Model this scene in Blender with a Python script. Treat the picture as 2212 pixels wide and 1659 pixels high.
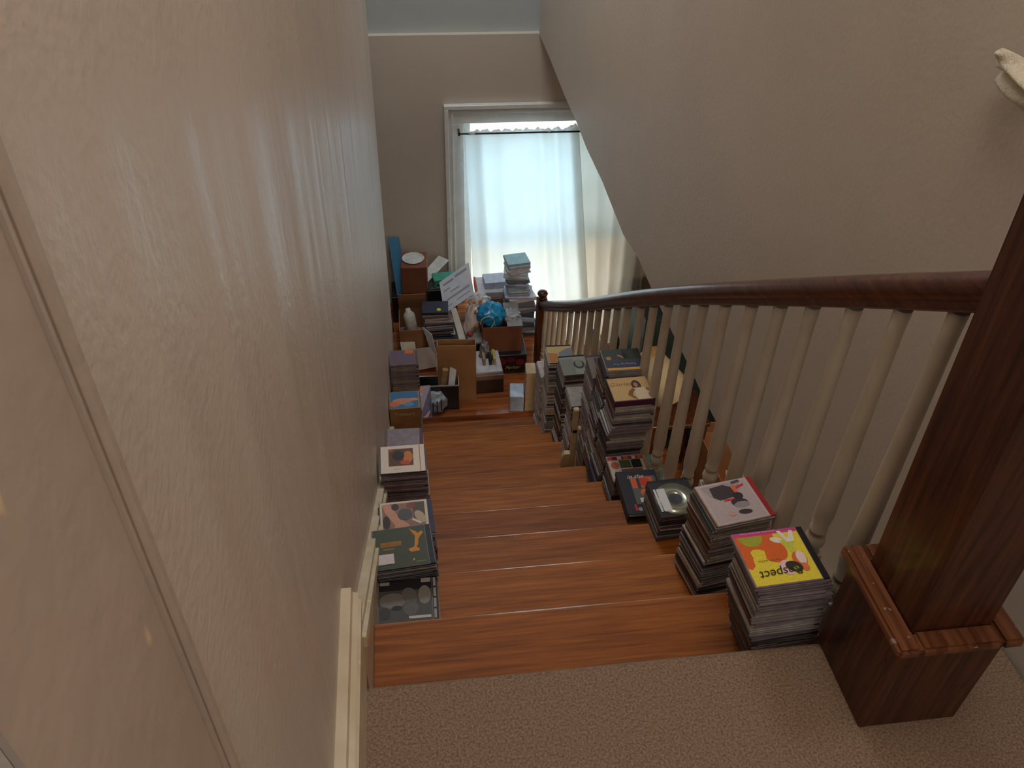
import bpy, bmesh, math, random
from mathutils import Vector, Matrix, Euler
from mathutils import noise as mnoise
PI = math.pi
for o in list(bpy.data.objects):
    bpy.data.objects.remove(o, do_unlink=True)
sc = bpy.context.scene
C = sc.collection

# ---------------------------------------------------------------- camera
IW, IH = 2212, 1659
FPX = 1806.97
YAW, PITCH, ROLL = 0.144184911, 0.690772033, 0.0310430918
CAM = Vector((0.145989731, -0.830047198, 1.36938242))
_f = Vector((math.sin(YAW) * math.cos(PITCH), math.cos(YAW) * math.cos(PITCH), -math.sin(PITCH)))
_r0 = Vector((math.cos(YAW), -math.sin(YAW), 0)); _u0 = _r0.cross(_f)
_r = math.cos(ROLL) * _r0 + math.sin(ROLL) * _u0
_u = -math.sin(ROLL) * _r0 + math.cos(ROLL) * _u0
cd = bpy.data.cameras.new('camera'); cam = bpy.data.objects.new('camera', cd); C.objects.link(cam)
cd.sensor_width = 36; cd.lens = FPX / IW * 36; cd.clip_start = 0.02
cam.matrix_world = Matrix(((_r.x, _u.x, -_f.x, CAM.x), (_r.y, _u.y, -_f.y, CAM.y), (_r.z, _u.z, -_f.z, CAM.z), (0, 0, 0, 1)))
sc.camera = cam

def at(x, y, ax, val):
    d = ((x - IW / 2) / FPX) * _r - ((y - IH / 2) / FPX) * _u + _f
    return CAM + d * ((val - CAM[ax]) / d[ax])
def PX(x, y, v): return at(x, y, 0, v)
def PY(x, y, v): return at(x, y, 1, v)
def PZ(x, y, v): return at(x, y, 2, v)

# ---------------------------------------------------------------- world, light, exposure
def lin(c):
    return tuple(((v / 255) / 12.92 if v / 255 <= 0.04045 else ((v / 255 + 0.055) / 1.055) ** 2.4) for v in c)
w = bpy.data.worlds.new('outdoors'); sc.world = w; w.use_nodes = True
nt = w.node_tree; nt.nodes.clear()
out = nt.nodes.new('ShaderNodeOutputWorld'); bg = nt.nodes.new('ShaderNodeBackground')
tc = nt.nodes.new('ShaderNodeTexCoord'); sx = nt.nodes.new('ShaderNodeSeparateXYZ')
cr = nt.nodes.new('ShaderNodeValToRGB')
mp = nt.nodes.new('ShaderNodeMapRange'); mp.inputs[1].default_value = -1; mp.inputs[2].default_value = 1
nt.links.new(tc.outputs['Generated'], sx.inputs[0]); nt.links.new(sx.outputs['Z'], mp.inputs[0])
nt.links.new(mp.outputs[0], cr.inputs[0])
e = cr.color_ramp.elements
e[0].position = 0.0; e[0].color = (0.46, 0.44, 0.36, 1)
e[1].position = 1.0; e[1].color = (0.35, 0.60, 1.0, 1)
n_ = e.new(0.36); n_.color = (0.75, 0.70, 0.55, 1)
n_ = e.new(0.46); n_.color = (0.80, 0.86, 0.85, 1)
n_ = e.new(0.60); n_.color = (0.55, 0.78, 1.0, 1)
nt.links.new(cr.outputs[0], bg.inputs[0]); bg.inputs[1].default_value = 1.9
nt.links.new(bg.outputs[0], out.inputs[0])
sc.view_settings.view_transform = 'Standard'; sc.view_settings.look = 'None'
sc.view_settings.gamma = 1; sc.view_settings.use_curve_mapping = False
sc.view_settings.exposure = 0.18

def area(name, loc, rot, sx_, sy_, power, col):
    l = bpy.data.lights.new(name, 'AREA'); l.shape = 'RECTANGLE'; l.size = sx_; l.size_y = sy_
    l.energy = power; l.color = col
    o = bpy.data.objects.new(name, l); C.objects.link(o); o.location = loc; o.rotation_euler = rot
    return o
YF = 4.25                       # window wall
# daylight falling on the window from outside
area('window_sky', (1.05, YF + 0.36, -0.98), (math.radians(-90), 0, 0), 1.3, 0.95, 15, (0.42, 0.72, 1.0))
area('window_ground_bounce', (1.05, YF + 0.36, -2.05), (math.radians(-90), 0, 0), 1.3, 1.0, 12, (1.0, 0.97, 0.92))
# added fill light behind the camera, brightens the upper hall
area('upstairs_fill', (0.6, -2.4, 1.5), (math.radians(66), 0, 0), 1.1, 1.6, 10, (1.0, 0.95, 0.90))
# ceiling lamp of the ground floor hall
area('hall_lamp', (1.9, 1.9, -0.95), (0, 0, 0), 0.4, 0.4, 16, (1.0, 0.80, 0.58))
# added upstairs fill lights without fixtures: over the hall and the stair foot
area('ceiling_fill', (0.6, -0.3, 2.68), (0, 0, 0), 0.7, 1.2, 12, (1.0, 0.90, 0.80))
area('stair_fill', (0.5, 3.2, 2.68), (0, 0, 0), 0.8, 0.8, 30, (0.88, 0.94, 1.0))

# ---------------------------------------------------------------- materials
MATS = {}
def mat(name, rgb, rough=0.6, var=0.08, nscale=30, bump=0.0, bscale=200, metal=0.0, coat=0.0, spec=0.5, trans=0.0, alpha=1.0, rgb2=None, sub=None):
    if name in MATS: return MATS[name]
    m = bpy.data.materials.new(name); m.use_nodes = True; t = m.node_tree
    b = t.nodes['Principled BSDF']
    c = lin(rgb); c2 = lin(rgb2) if rgb2 else tuple(v * (1 - var * 2.5) for v in c)
    tcn = t.nodes.new('ShaderNodeTexCoord')
    n = t.nodes.new('ShaderNodeTexNoise'); n.inputs['Scale'].default_value = nscale; n.inputs['Detail'].default_value = 4
    t.links.new(tcn.outputs['Object'], n.inputs['Vector'])
    r = t.nodes.new('ShaderNodeValToRGB'); r.color_ramp.elements[0].position = 0.35; r.color_ramp.elements[1].position = 0.65
    r.color_ramp.elements[0].color = (*c2, 1); r.color_ramp.elements[1].color = (*c, 1)
    t.links.new(n.outputs['Fac'], r.inputs[0]); t.links.new(r.outputs[0], b.inputs['Base Color'])
    b.inputs['Roughness'].default_value = rough; b.inputs['Metallic'].default_value = metal
    b.inputs['Specular IOR Level'].default_value = spec
    b.inputs['Coat Weight'].default_value = coat; b.inputs['Coat Roughness'].default_value = 0.15
    b.inputs['Transmission Weight'].default_value = trans; b.inputs['Alpha'].default_value = alpha
    if bump:
        n2 = t.nodes.new('ShaderNodeTexNoise'); n2.inputs['Scale'].default_value = bscale; n2.inputs['Detail'].default_value = 3
        t.links.new(tcn.outputs['Object'], n2.inputs['Vector'])
        bp = t.nodes.new('ShaderNodeBump'); bp.inputs['Strength'].default_value = bump; bp.inputs['Distance'].default_value = 0.004
        t.links.new(n2.outputs['Fac'], bp.inputs['Height']); t.links.new(bp.outputs[0], b.inputs['Normal'])
    MATS[name] = m; return m

def paint(name, rgb, streak=0.0, chips=False):
    """old gloss wall paint: faint mottling, roller texture, sheen"""
    m = mat(name, rgb, rough=0.5, var=0.025, nscale=2.2, bump=0.25, bscale=90)
    t = m.node_tree; b = t.nodes['Principled BSDF']
    if streak:
        tcn = t.nodes.new('ShaderNodeTexCoord'); mpn = t.nodes.new('ShaderNodeMapping'); mpn.inputs['Scale'].default_value = (1, 9, 0.7)
        n = t.nodes.new('ShaderNodeTexNoise'); n.inputs['Scale'].default_value = 2.4; n.inputs['Detail'].default_value = 5
        t.links.new(tcn.outputs['Object'], mpn.inputs[0]); t.links.new(mpn.outputs[0], n.inputs['Vector'])
        mr = t.nodes.new('ShaderNodeMapRange'); mr.inputs[1].default_value = 0.3; mr.inputs[2].default_value = 0.7
        mr.inputs[3].default_value = 0.30; mr.inputs[4].default_value = 0.55
        t.links.new(n.outputs['Fac'], mr.inputs[0]); t.links.new(mr.outputs[0], b.inputs['Roughness'])
        bp = t.nodes.new('ShaderNodeBump'); bp.inputs['Strength'].default_value = streak; bp.inputs['Distance'].default_value = 0.01
        old = [x for x in t.nodes if x.bl_idname == 'ShaderNodeBump' and x != bp][0]
        t.links.new(n.outputs['Fac'], bp.inputs['Height']); t.links.new(old.outputs[0], bp.inputs['Normal'])
        t.links.new(bp.outputs[0], b.inputs['Normal'])
    return m

def wood(name, c1, c2, c3, axis=0, rough=0.32, scale=1.0, coat=0.25, off=0):
    if name in MATS: return MATS[name]
    m = bpy.data.materials.new(name); m.use_nodes = True; t = m.node_tree; b = t.nodes['Principled BSDF']
    tcn = t.nodes.new('ShaderNodeTexCoord'); mpn = t.nodes.new('ShaderNodeMapping')
    s = [44, 44, 44]; s[axis] = 2.2
    mpn.inputs['Scale'].default_value = [v * scale for v in s]; mpn.inputs['Location'].default_value = (off, off * .7, off * .3)
    t.links.new(tcn.outputs['Object'], mpn.inputs[0])
    n = t.nodes.new('ShaderNodeTexNoise'); n.inputs['Scale'].default_value = 1.6; n.inputs['Detail'].default_value = 6; n.inputs['Distortion'].default_value = 0.7
    t.links.new(mpn.outputs[0], n.inputs['Vector'])
    mp2 = t.nodes.new('ShaderNodeMapping'); s2 = [150, 150, 150]; s2[axis] = 7
    mp2.inputs['Scale'].default_value = [v * scale for v in s2]; t.links.new(tcn.outputs['Object'], mp2.inputs[0])
    n2 = t.nodes.new('ShaderNodeTexNoise'); n2.inputs['Scale'].default_value = 1.0; n2.inputs['Detail'].default_value = 3
    t.links.new(mp2.outputs[0], n2.inputs['Vector'])
    r = t.nodes.new('ShaderNodeValToRGB'); el = r.color_ramp.elements
    el[0].position = 0.3; el[0].color = (*lin(c1), 1); el[1].position = 0.72; el[1].color = (*lin(c3), 1)
    q = el.new(0.5); q.color = (*lin(c2), 1)
    t.links.new(n.outputs['Fac'], r.inputs[0])
    mx = t.nodes.new('ShaderNodeMix'); mx.data_type = 'RGBA'; mx.blend_type = 'MULTIPLY'; mx.inputs[0].default_value = 0.5
    r2 = t.nodes.new('ShaderNodeValToRGB'); r2.color_ramp.elements[0].position = 0.35; r2.color_ramp.elements[1].position = 0.6
    r2.color_ramp.elements[0].color = (0.45, 0.38, 0.34, 1); r2.color_ramp.elements[1].color = (1, 1, 1, 1)
    t.links.new(n2.outputs['Fac'], r2.inputs[0])
    t.links.new(r.outputs[0], mx.inputs[6]); t.links.new(r2.outputs[0], mx.inputs[7])
    t.links.new(mx.outputs[2], b.inputs['Base Color'])
    b.inputs['Roughness'].default_value = rough; b.inputs['Coat Weight'].default_value = coat; b.inputs['Coat Roughness'].default_value = 0.13
    b.inputs['Specular IOR Level'].default_value = 0.3
    bp = t.nodes.new('ShaderNodeBump'); bp.inputs['Strength'].default_value = 0.12; bp.inputs['Distance'].default_value = 0.002
    t.links.new(n2.outputs['Fac'], bp.inputs['Height']); t.links.new(bp.outputs[0], b.inputs['Normal'])
    MATS[name] = m; return m

M_WALL = paint('wall_paint', (205, 192, 176), streak=0.0)
M_WALLL = paint('wall_paint_left', (204, 189, 175), streak=0.06)
M_TRIM = mat('cream_trim_paint', (214, 202, 178), 0.4, 0.04, 12, 0.15, 60, rgb2=(196, 178, 146))
M_CASING = mat('casing_paint', (186, 168, 153), 0.42, 0.04, 8, 0.25, 45)
def flakes(m, rgb, thr=0.70, sc_=22, st=(1, 1, .35)):
    t = m.node_tree; b = t.nodes['Principled BSDF']; src = b.inputs['Base Color'].links[0].from_socket
    tcn = t.nodes.new('ShaderNodeTexCoord'); mpn = t.nodes.new('ShaderNodeMapping'); mpn.inputs['Scale'].default_value = st
    n = t.nodes.new('ShaderNodeTexNoise'); n.inputs['Scale'].default_value = sc_; n.inputs['Detail'].default_value = 2
    t.links.new(tcn.outputs['Object'], mpn.inputs[0]); t.links.new(mpn.outputs[0], n.inputs['Vector'])
    mr = t.nodes.new('ShaderNodeMapRange'); mr.inputs[1].default_value = thr; mr.inputs[2].default_value = thr + .02
    t.links.new(n.outputs['Fac'], mr.inputs[0]); mx = t.nodes.new('ShaderNodeMix'); mx.data_type = 'RGBA'
    t.links.new(mr.outputs[0], mx.inputs[0]); t.links.new(src, mx.inputs[6]); mx.inputs[7].default_value = (*lin(rgb), 1)
    t.links.new(mx.outputs[2], b.inputs['Base Color'])
flakes(M_CASING, (214, 192, 156))
flakes(M_TRIM, (226, 206, 160), 0.66, 30)
M_WHITE = mat('window_gloss_white', (226, 226, 220), 0.35, 0.03, 20)
M_CREAM = mat('baluster_paint', (200, 188, 168), 0.38, 0.05, 9, 0.12, 70)
M_STAIR = wood('stair_oak', (130, 72, 22), (156, 88, 27), (172, 102, 34), axis=0, rough=0.55, coat=0.0)
M_NOSE = wood('stair_nosing_highlight', (150, 100, 66), (182, 126, 88), (200, 146, 108), axis=0, rough=0.16, coat=0.6, off=21)  # paler edge colour paints the highlight line along each rounded nosing
M_STAIRS = [M_STAIR, wood('stair_oak_light', (140, 78, 24), (164, 94, 30), (180, 108, 38), axis=0, rough=0.55, coat=0.0, off=11), wood('stair_oak_dark', (118, 66, 21), (142, 78, 26), (158, 92, 32), axis=0, rough=0.55, coat=0.0, off=17)]
M_RISER = wood('riser_oak', (98, 52, 26), (140, 80, 38), (160, 96, 48), axis=0, rough=0.45, off=3)
M_FLOOR = wood('floor_oak', (110, 60, 32), (150, 86, 46), (176, 108, 62), axis=0, rough=0.2, scale=0.6, off=7, coat=0.5)
M_NEWEL = wood('newel_wood', (50, 24, 14), (80, 42, 24), (102, 58, 34), axis=2, rough=0.42, off=2)
flakes(M_NEWEL, (30, 18, 14), 0.73, 26, (1, 1, 1))
M_RAIL = wood('rail_wood', (58, 28, 18), (92, 50, 32), (112, 66, 42), axis=1, rough=0.28, off=5)
M_CARPET = mat('carpet_pile', (168, 141, 118), 0.98, 0.10, 240, 0.5, 1500, rgb2=(126, 103, 85), spec=0.1)
M_CARD = mat('cardboard', (160, 112, 74), 0.85, 0.07, 9)
M_CARD2 = mat('cardboard_light', (178, 132, 88), 0.85, 0.06, 9)
M_CARD3 = mat('cardboard_brown', (128, 76, 52), 0.85, 0.06, 9)
M_PAPER = mat('paper_white', (222, 222, 224), 0.7, 0.03, 14)
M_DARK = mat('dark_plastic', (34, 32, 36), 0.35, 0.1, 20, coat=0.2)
M_DGREEN = mat('dark_green', (30, 48, 44), 0.6, 0.1, 12)

# ---------------------------------------------------------------- mesh helpers
def new_obj(name, bm, m, parent=None, smooth=False):
    me = bpy.data.meshes.new(name); bmesh.ops.recalc_face_normals(bm, faces=bm.faces)
    bm.to_mesh(me); bm.free()
    for mm in (m if isinstance(m, (list, tuple)) else [m]): me.materials.append(mm)
    if smooth:
        for p in me.polygons: p.use_smooth = True
    o = bpy.data.objects.new(name, me); C.objects.link(o)
    if parent: o.parent = parent
    return o
def tag(o, label=None, cat=None, group=None, kind=None):
    if label: o['label'] = label
    if cat: o['category'] = cat
    if group: o['group'] = group
    if kind: o['kind'] = kind
    return o
def empty(name, loc, label, cat, rz=0, group=None, rot=None):
    o = bpy.data.objects.new(name, None); C.objects.link(o); o.location = loc
    o.rotation_euler = rot if rot else (0, 0, rz); o.empty_display_size = 0.05
    return tag(o, label, cat, group)
def struct(name, bm, m, smooth=False, parent=None):
    o = new_obj(name, bm, m, parent, smooth)
    if not parent: o['kind'] = 'structure'
    return o
def box(bm, x0, x1, y0, y1, z0, z1, bev=0.0, mi=0, M=None, seg=1):
    r = bmesh.ops.create_cube(bm, size=1); vs = r['verts']
    for v in vs:
        v.co = Vector((x0 + (v.co.x + .5) * (x1 - x0), y0 + (v.co.y + .5) * (y1 - y0), z0 + (v.co.z + .5) * (z1 - z0)))
    fs = set(f for v in vs for f in v.link_faces)
    if bev:
        es = list(set(e_ for v in vs for e_ in v.link_edges))
        rr = bmesh.ops.bevel(bm, geom=es, offset=bev, segments=seg, affect='EDGES')
        fs = set(rr['faces']) | set(f for f in fs if f.is_valid)
        vs = list(set(v for f in fs for v in f.verts))
    for f in fs:
        if f.is_valid: f.material_index = mi
    if M is not None:
        for v in vs: v.co = M @ v.co
    return vs
def bmn(): return bmesh.new()
def bbox(*a, **k):
    bm = bmesh.new(); box(bm, *a, **k); return bm
def prism(bm, pts, axis, a, b, mi=0):
    """extrude a 2D outline along an axis; pts in the other two axes order"""
    def mk(p, t):
        if axis == 0: return Vector((t, p[0], p[1]))
        if axis == 1: return Vector((p[0], t, p[1]))
        return Vector((p[0], p[1], t))
    A = [bm.verts.new(mk(p, a)) for p in pts]; B = [bm.verts.new(mk(p, b)) for p in pts]
    n = len(pts); fs = [bm.faces.new(A), bm.faces.new(B[::-1])]
    for i in range(n): fs.append(bm.faces.new((A[i], B[i], B[(i + 1) % n], A[(i + 1) % n])))
    for f in fs: f.material_index = mi
    return A + B
def sweep(bm, path, prof, closed=True, ups=None):
    """prof: list of (side, up) offsets, swept along path of Vectors"""
    rings = []
    for i, p in enumerate(path):
        d = (path[min(i + 1, len(path) - 1)] - path[max(i - 1, 0)]).normalized()
        side = d.cross(Vector((0, 0, 1)))
        if side.length < 1e-4: side = Vector((1, 0, 0))
        side.normalize(); up = side.cross(d).normalized()
        rings.append([bm.verts.new(p + side * a + up * b) for a, b in prof])
    n = len(prof)
    for i in range(len(rings) - 1):
        for j in range(n):
            bm.faces.new((rings[i][j], rings[i][(j + 1) % n], rings[i + 1][(j + 1) % n], rings[i + 1][j]))
    bm.faces.new(rings[0]); bm.faces.new(rings[-1][::-1])
def circ(r, n=10): return [(r * math.cos(2 * PI * k / n), r * math.sin(2 * PI * k / n)) for k in range(n)]
def tube(bm, path, r, n=8): sweep(bm, path, circ(r, n))
def lathe(bm, prof, c=(0, 0, 0), n=20, M=None, cap=True, mi=0):
    rings = []
    for r, z in prof:
        rings.append([bm.verts.new(Vector((c[0] + r * math.cos(2 * PI * k / n), c[1] + r * math.sin(2 * PI * k / n), c[2] + z))) for k in range(n)])
    fs = []
    for i in range(len(rings) - 1):
        for j in range(n): fs.append(bm.faces.new((rings[i][j], rings[i][(j + 1) % n], rings[i + 1][(j + 1) % n], rings[i + 1][j])))
    if cap: fs.append(bm.faces.new(rings[0])); fs.append(bm.faces.new(rings[-1][::-1]))
    for f in fs: f.material_index = mi
    if M is not None:
        for rg in rings:
            for v in rg: v.co = M @ v.co
def plate(bm, c4, th, nrm=None):
    """a board through four 3D corners, th thick to the back"""
    a, b, c, d = [Vector(v) for v in c4]
    n = nrm or (b - a).cross(d - a).normalized()
    if nrm is None and n.dot(CAM - a) > 0: n = -n
    F = [bm.verts.new(v) for v in (a, b, c, d)]; B = [bm.verts.new(v + n * th) for v in (a, b, c, d)]
    bm.faces.new(F); bm.faces.new(B[::-1])
    for i in range(4): bm.faces.new((F[i], B[i], B[(i + 1) % 4], F[(i + 1) % 4]))
def blob(bm, c, r, seed=0, amp=0.25, freq=3.0, sub=3, flat=None, M=None):
    rr = bmesh.ops.create_icosphere(bm, subdivisions=sub, radius=1)
    for v in rr['verts']:
        p = v.co.copy()
        k = 1 + amp * (mnoise.noise(p * freq + Vector((seed * 3.1, seed, -seed))) + 0.5 * mnoise.noise(p * freq * 2.3 + Vector((seed, 5, 1))))
        q = Vector((p.x * r[0] * k, p.y * r[1] * k, p.z * r[2] * k))
        if flat is not None and q.z < -flat: q.z = -flat
        if M is not None: q = M @ q
        v.co = Vector(c) + q

# ---------------------------------------------------------------- the shell
R, G = 0.17, 0.25            # rise and going of a step
ZL = -12 * R                 # landing
ZG = -17 * R                 # ground floor
WY = 3.66                    # end of the left wall
ZC = 2.75

YJ = PX(30, 1620, 0.004).y
bm = bbox(-0.14, 0.0, YJ, WY, ZG, ZC)
bmesh.ops.bevel(bm, geom=[e_ for e_ in bm.edges if all(abs(v.co.y - WY) < 1e-4 and abs(v.co.x) < 1e-4 for v in e_.verts)], offset=0.055, segments=6, affect='EDGES')
struct('wall_left', bm, M_WALLL)
bm = bmn(); box(bm, -0.14, 0.0, -2.5, -1.5, 0, ZC); box(bm, -0.14, 0, -1.5, YJ, 2.10, ZC)
struct('wall_left_hall', bm, M_WALLL)
struct('wall_back', bbox(-0.14, 1.35, -2.62, -2.5, -0.3, ZC), M_WALL)
# right wall: runs slightly askew, ends at the ceiling line of the floor below
xf = PY(1165, 75, YF).x
def wx(Y): return 1.21 + (xf - 1.21) * Y / YF
def wall_hit(px, py):
    d = ((px - IW / 2) / FPX) * _r - ((py - IH / 2) / FPX) * _u + _f
    s_ = (xf - 1.21) / YF
    t = (1.21 + s_ * CAM.y - CAM.x) / (d.x - s_ * d.y)
    return CAM + d * t
edge = [wall_hit(*q) for q in ((1588, 994), (1548, 913), (1517, 853), (1488, 789), (1460, 734), (1436, 685), (1407, 623), (1380, 560), (1346, 506), (1301, 392), (1267, 320), (1245, 263), (1220, 207), (1188, 127), (1165, 75))]
edge[-1].y = YF; edge[-1].x = wx(YF)
pts = [(-2.5, -0.3), (0.0, -0.3), (0.0, edge[0].z)] + [(p.y, p.z) for p in edge] + [(YF, ZC), (-2.5, ZC)]
bm = bmn(); A = [bm.verts.new((wx(y), y, z)) for y, z in pts]; B = [bm.verts.new((wx(y) + 0.11, y, z)) for y, z in pts]
bm.faces.new(A); bm.faces.new(B[::-1])
for i in range(len(pts)): bm.faces.new((A[i], B[i], B[(i + 1) % len(pts)], A[(i + 1) % len(pts)]))
bmesh.ops.triangulate(bm, faces=[f for f in bm.faces if len(f.verts) > 4])
struct('wall_right', bm, M_WALL)
# ground floor ceiling follows the wall's lower edge
ep = [Vector((wx(0.0), -0.2, edge[0].z))] + [p.copy() for p in edge]
bm = bmn(); A = [bm.verts.new((wx(p.y) + 0.05, p.y, p.z + 0.012)) for p in ep]; B = [bm.verts.new((3.2, p.y, p.z + 0.012)) for p in ep]
A2 = [bm.verts.new((wx(p.y) + 0.05, p.y, p.z + 0.05)) for p in ep]; B2 = [bm.verts.new((3.2, p.y, p.z + 0.05)) for p in ep]
for i in range(len(ep) - 1):
    bm.faces.new((A[i], B[i], B[i + 1], A[i + 1])); bm.faces.new((A2[i], A2[i + 1], B2[i + 1], B2[i]))
struct('ceiling_ground', bm, M_WALL)
struct('wall_ground_right', bbox(3.2, 3.3, -0.3, YF, ZG, 0.1), M_WALL)
struct('wall_ground_back', bbox(0.95, 3.3, -0.42, -0.3, ZG, -0.2), M_WALL)
struct('wall_landing_left', bbox(-1.2, -1.1, WY - 0.5, YF, ZG, ZC), M_WALL)
struct('wall_landing_near', bbox(-1.1, -0.14, WY - 0.45, WY - 0.35, ZG, ZC), M_WALL)
bm = bmn(); box(bm, -1.2, 3.3, -2.62, YF + 0.3, ZC, ZC + 0.1); struct('ceiling', bm, M_WALL)
# window wall, thicker below the ledge
LZ = PY(985, 75, YF).z
WX0, WX1 = 0.525, 1.66
WZ1 = PY(1100, 262, YF).z + 0.0
WZ0 = -2.62
bm = bmn()
box(bm, -1.2, WX0, YF, YF + 0.16, ZG, LZ); box(bm, WX1, 3.3, YF, YF + 0.16, ZG, LZ)
box(bm, WX0, WX1, YF, YF + 0.16, WZ1, LZ); box(bm, WX0, WX1, YF, YF + 0.16, ZG, WZ0)
struct('wall_window', bm, M_WALL)
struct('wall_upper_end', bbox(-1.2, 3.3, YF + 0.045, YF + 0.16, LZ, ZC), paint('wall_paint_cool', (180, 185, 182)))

# window
wo = empty('window_1', ((WX0 + WX1) / 2, YF, WZ0), None, None); wo['kind'] = 'structure'
def wpart(name, bm, m):
    o = new_obj(name, bm, m); o.parent = wo; o.matrix_parent_inverse = Matrix.Translation(-Vector(wo.location)); return o
bm = bmn(); cw = 0.115
for (a, b_, c_, d_) in ((WX0 - cw, WX0, WZ0, WZ1 - .0005), (WX1, WX1 + cw, WZ0, WZ1 - .0005), (WX0 - cw, WX1 + cw, WZ1, WZ1 + cw)):
    box(bm, a, b_, YF - 0.02, YF - 0.001, c_, d_, 0.002)
def frame_ring(bm, o_, w_, y0, y1):   # raised moulding around the casing's outer edge
    a, b_, z0, z1 = WX0 - cw - o_, WX1 + cw + o_, WZ0, WZ1 + cw + o_
    box(bm, a, a + w_, y0, y1, z0, z1 - w_ - .0003, 0.003); box(bm, b_ - w_, b_, y0, y1, z0, z1 - w_ - .0003, 0.003); box(bm, a, b_, y0, y1, z1 - w_, z1, 0.003)
frame_ring(bm, 0.008, 0.026, YF - 0.042, YF - 0.001); frame_ring(bm, -0.035, 0.014, YF - 0.03, YF - 0.015)
wpart('casing', bm, M_WHITE)
bm = bmn(); y0, y1 = YF + 0.06, YF + 0.10; zm = PY(1150, 500, YF + .08).z; fw = 0.045
box(bm, WX0 + .001, WX0 + fw, y0, y1, WZ0, WZ1); box(bm, WX1 - fw, WX1 - .001, y0, y1, WZ0, WZ1)
box(bm, WX0 + fw, WX1 - fw, y0, y1, WZ1 - 0.03, WZ1); box(bm, WX0 + fw, WX1 - fw, y0, y1, WZ0, WZ0 + 0.07); box(bm, WX0 + fw, WX1 - fw, y0, y1, zm - .03, zm + .03)
wpart('sash', bm, M_WHITE)
gm = bpy.data.materials.new('window_glass'); gm.use_nodes = True; t = gm.node_tree; t.nodes.clear()
oo = t.nodes.new('ShaderNodeOutputMaterial'); mx = t.nodes.new('ShaderNodeMixShader'); tr = t.nodes.new('ShaderNodeBsdfTransparent'); gl = t.nodes.new('ShaderNodeBsdfGlossy')
gl.inputs['Roughness'].default_value = 0.02; mx.inputs[0].default_value = 0.06
t.links.new(tr.outputs[0], mx.inputs[1]); t.links.new(gl.outputs[0], mx.inputs[2]); t.links.new(mx.outputs[0], oo.inputs[0])
wpart('pane', bbox(WX0 + fw, WX1 - fw, YF + .078, YF + .082, WZ0 + .07, WZ1 - .03), gm)
wpart('sill', bbox(WX0 - .14, WX1 + .14, YF - .05, YF + .05, WZ0 - .035, WZ0 - .001, 0.004), M_WHITE)

# curtains
def cloth_mat(name, rgb, tr_):
    m = bpy.data.materials.new(name); m.use_nodes = True; t = m.node_tree; t.nodes.clear()
    o_ = t.nodes.new('ShaderNodeOutputMaterial'); d = t.nodes.new('ShaderNodeBsdfDiffuse'); x = t.nodes.new('ShaderNodeBsdfTranslucent')
    x2 = t.nodes.new('ShaderNodeBsdfTransparent'); m1 = t.nodes.new('ShaderNodeMixShader'); m2 = t.nodes.new('ShaderNodeMixShader')
    tcn = t.nodes.new('ShaderNodeTexCoord'); n = t.nodes.new('ShaderNodeTexNoise'); n.inputs['Scale'].default_value = 5
    r = t.nodes.new('ShaderNodeValToRGB'); c = lin(rgb)
    r.color_ramp.elements[0].color = (c[0] * .9, c[1] * .9, c[2] * .85, 1); r.color_ramp.elements[1].color = (*c, 1)
    t.links.new(tcn.outputs['Object'], n.inputs['Vector']); t.links.new(n.outputs['Fac'], r.inputs[0])
    for s_ in (d, x): t.links.new(r.outputs[0], s_.inputs[0])
    m1.inputs[0].default_value = 0.6; t.links.new(d.outputs[0], m1.inputs[1]); t.links.new(x.outputs[0], m1.inputs[2])
    m2.inputs[0].default_value = tr_; t.links.new(m1.outputs[0], m2.inputs[1]); t.links.new(x2.outputs[0], m2.inputs[2])
    t.links.new(m2.outputs[0], o_.inputs[0]); return m
M_CURT = cloth_mat('curtain_cloth', (234, 236, 234), 0.10)
M_CURT2 = cloth_mat('curtain_cloth_thick', (214, 208, 198), 0.04)
def curtain(name, label, top, bot, nf, amp, mats, seed, group='curtains at the window'):
    """top, bot: lists of (x, y, z) control points"""
    def lerp(L, u):
        k = u * (len(L) - 1); i = min(int(k), len(L) - 2); f = k - i
        return Vector(L[i]).lerp(Vector(L[i + 1]), f)
    bm = bmn(); NU, NV = 150, 40; g = []
    for j in range(NV + 1):
        v = j / NV; row = []
        for i in range(NU + 1):
            u = i / NU; p = lerp(top, u).lerp(lerp(bot, u), v)
            ph = u * nf * 2 * PI + 0.9 * math.sin(3 * v + seed) + 1.6 * math.sin(u * 5 + seed * 2)
            a = amp * (0.45 + 0.55 * v) * (0.6 + 0.4 * math.sin(u * 9 + seed))
            p.y += a * math.sin(ph) + 0.006 * mnoise.noise(Vector((u * 9, v * 14, seed)))
            p.x += a * 0.3 * math.cos(ph)
            if j == 0: p.z += 0.006 * math.sin(u * 70 + seed) + 0.004 * math.sin(u * 131)
            row.append(bm.verts.new(p))
        g.append(row)
    for j in range(NV):
        for i in range(NU): bm.faces.new((g[j][i], g[j][i + 1], g[j + 1][i + 1], g[j + 1][i]))
    o = new_obj(name, bm, mats, smooth=True)
    sm = o.modifiers.new('thick', 'SOLIDIFY'); sm.thickness = 0.0012
    return tag(o, label, 'curtain', group)
yc = YF - 0.075
TL, TR = PY(1003, 282, yc), PY(1250, 275, yc)
BL_ = PY(1022, 585, yc)
k_ = (BL_.x - TL.x) / (TL.z - BL_.z)
zb = -2.72
curtain('curtain', 'white curtain panel on the left, glowing with blue daylight, behind the piled boxes',
        [tuple(TL), (TL.x * .5 + TR.x * .5, yc, TL.z + .0), tuple(TR)], [(TL.x + k_ * (TL.z - zb), yc, zb), (1.0, yc, zb), (1.50, yc - .02, zb)], 6.5, 0.022, M_CURT, 1.0)
TR2 = Vector((1.80, yc, TR.z))
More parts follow.
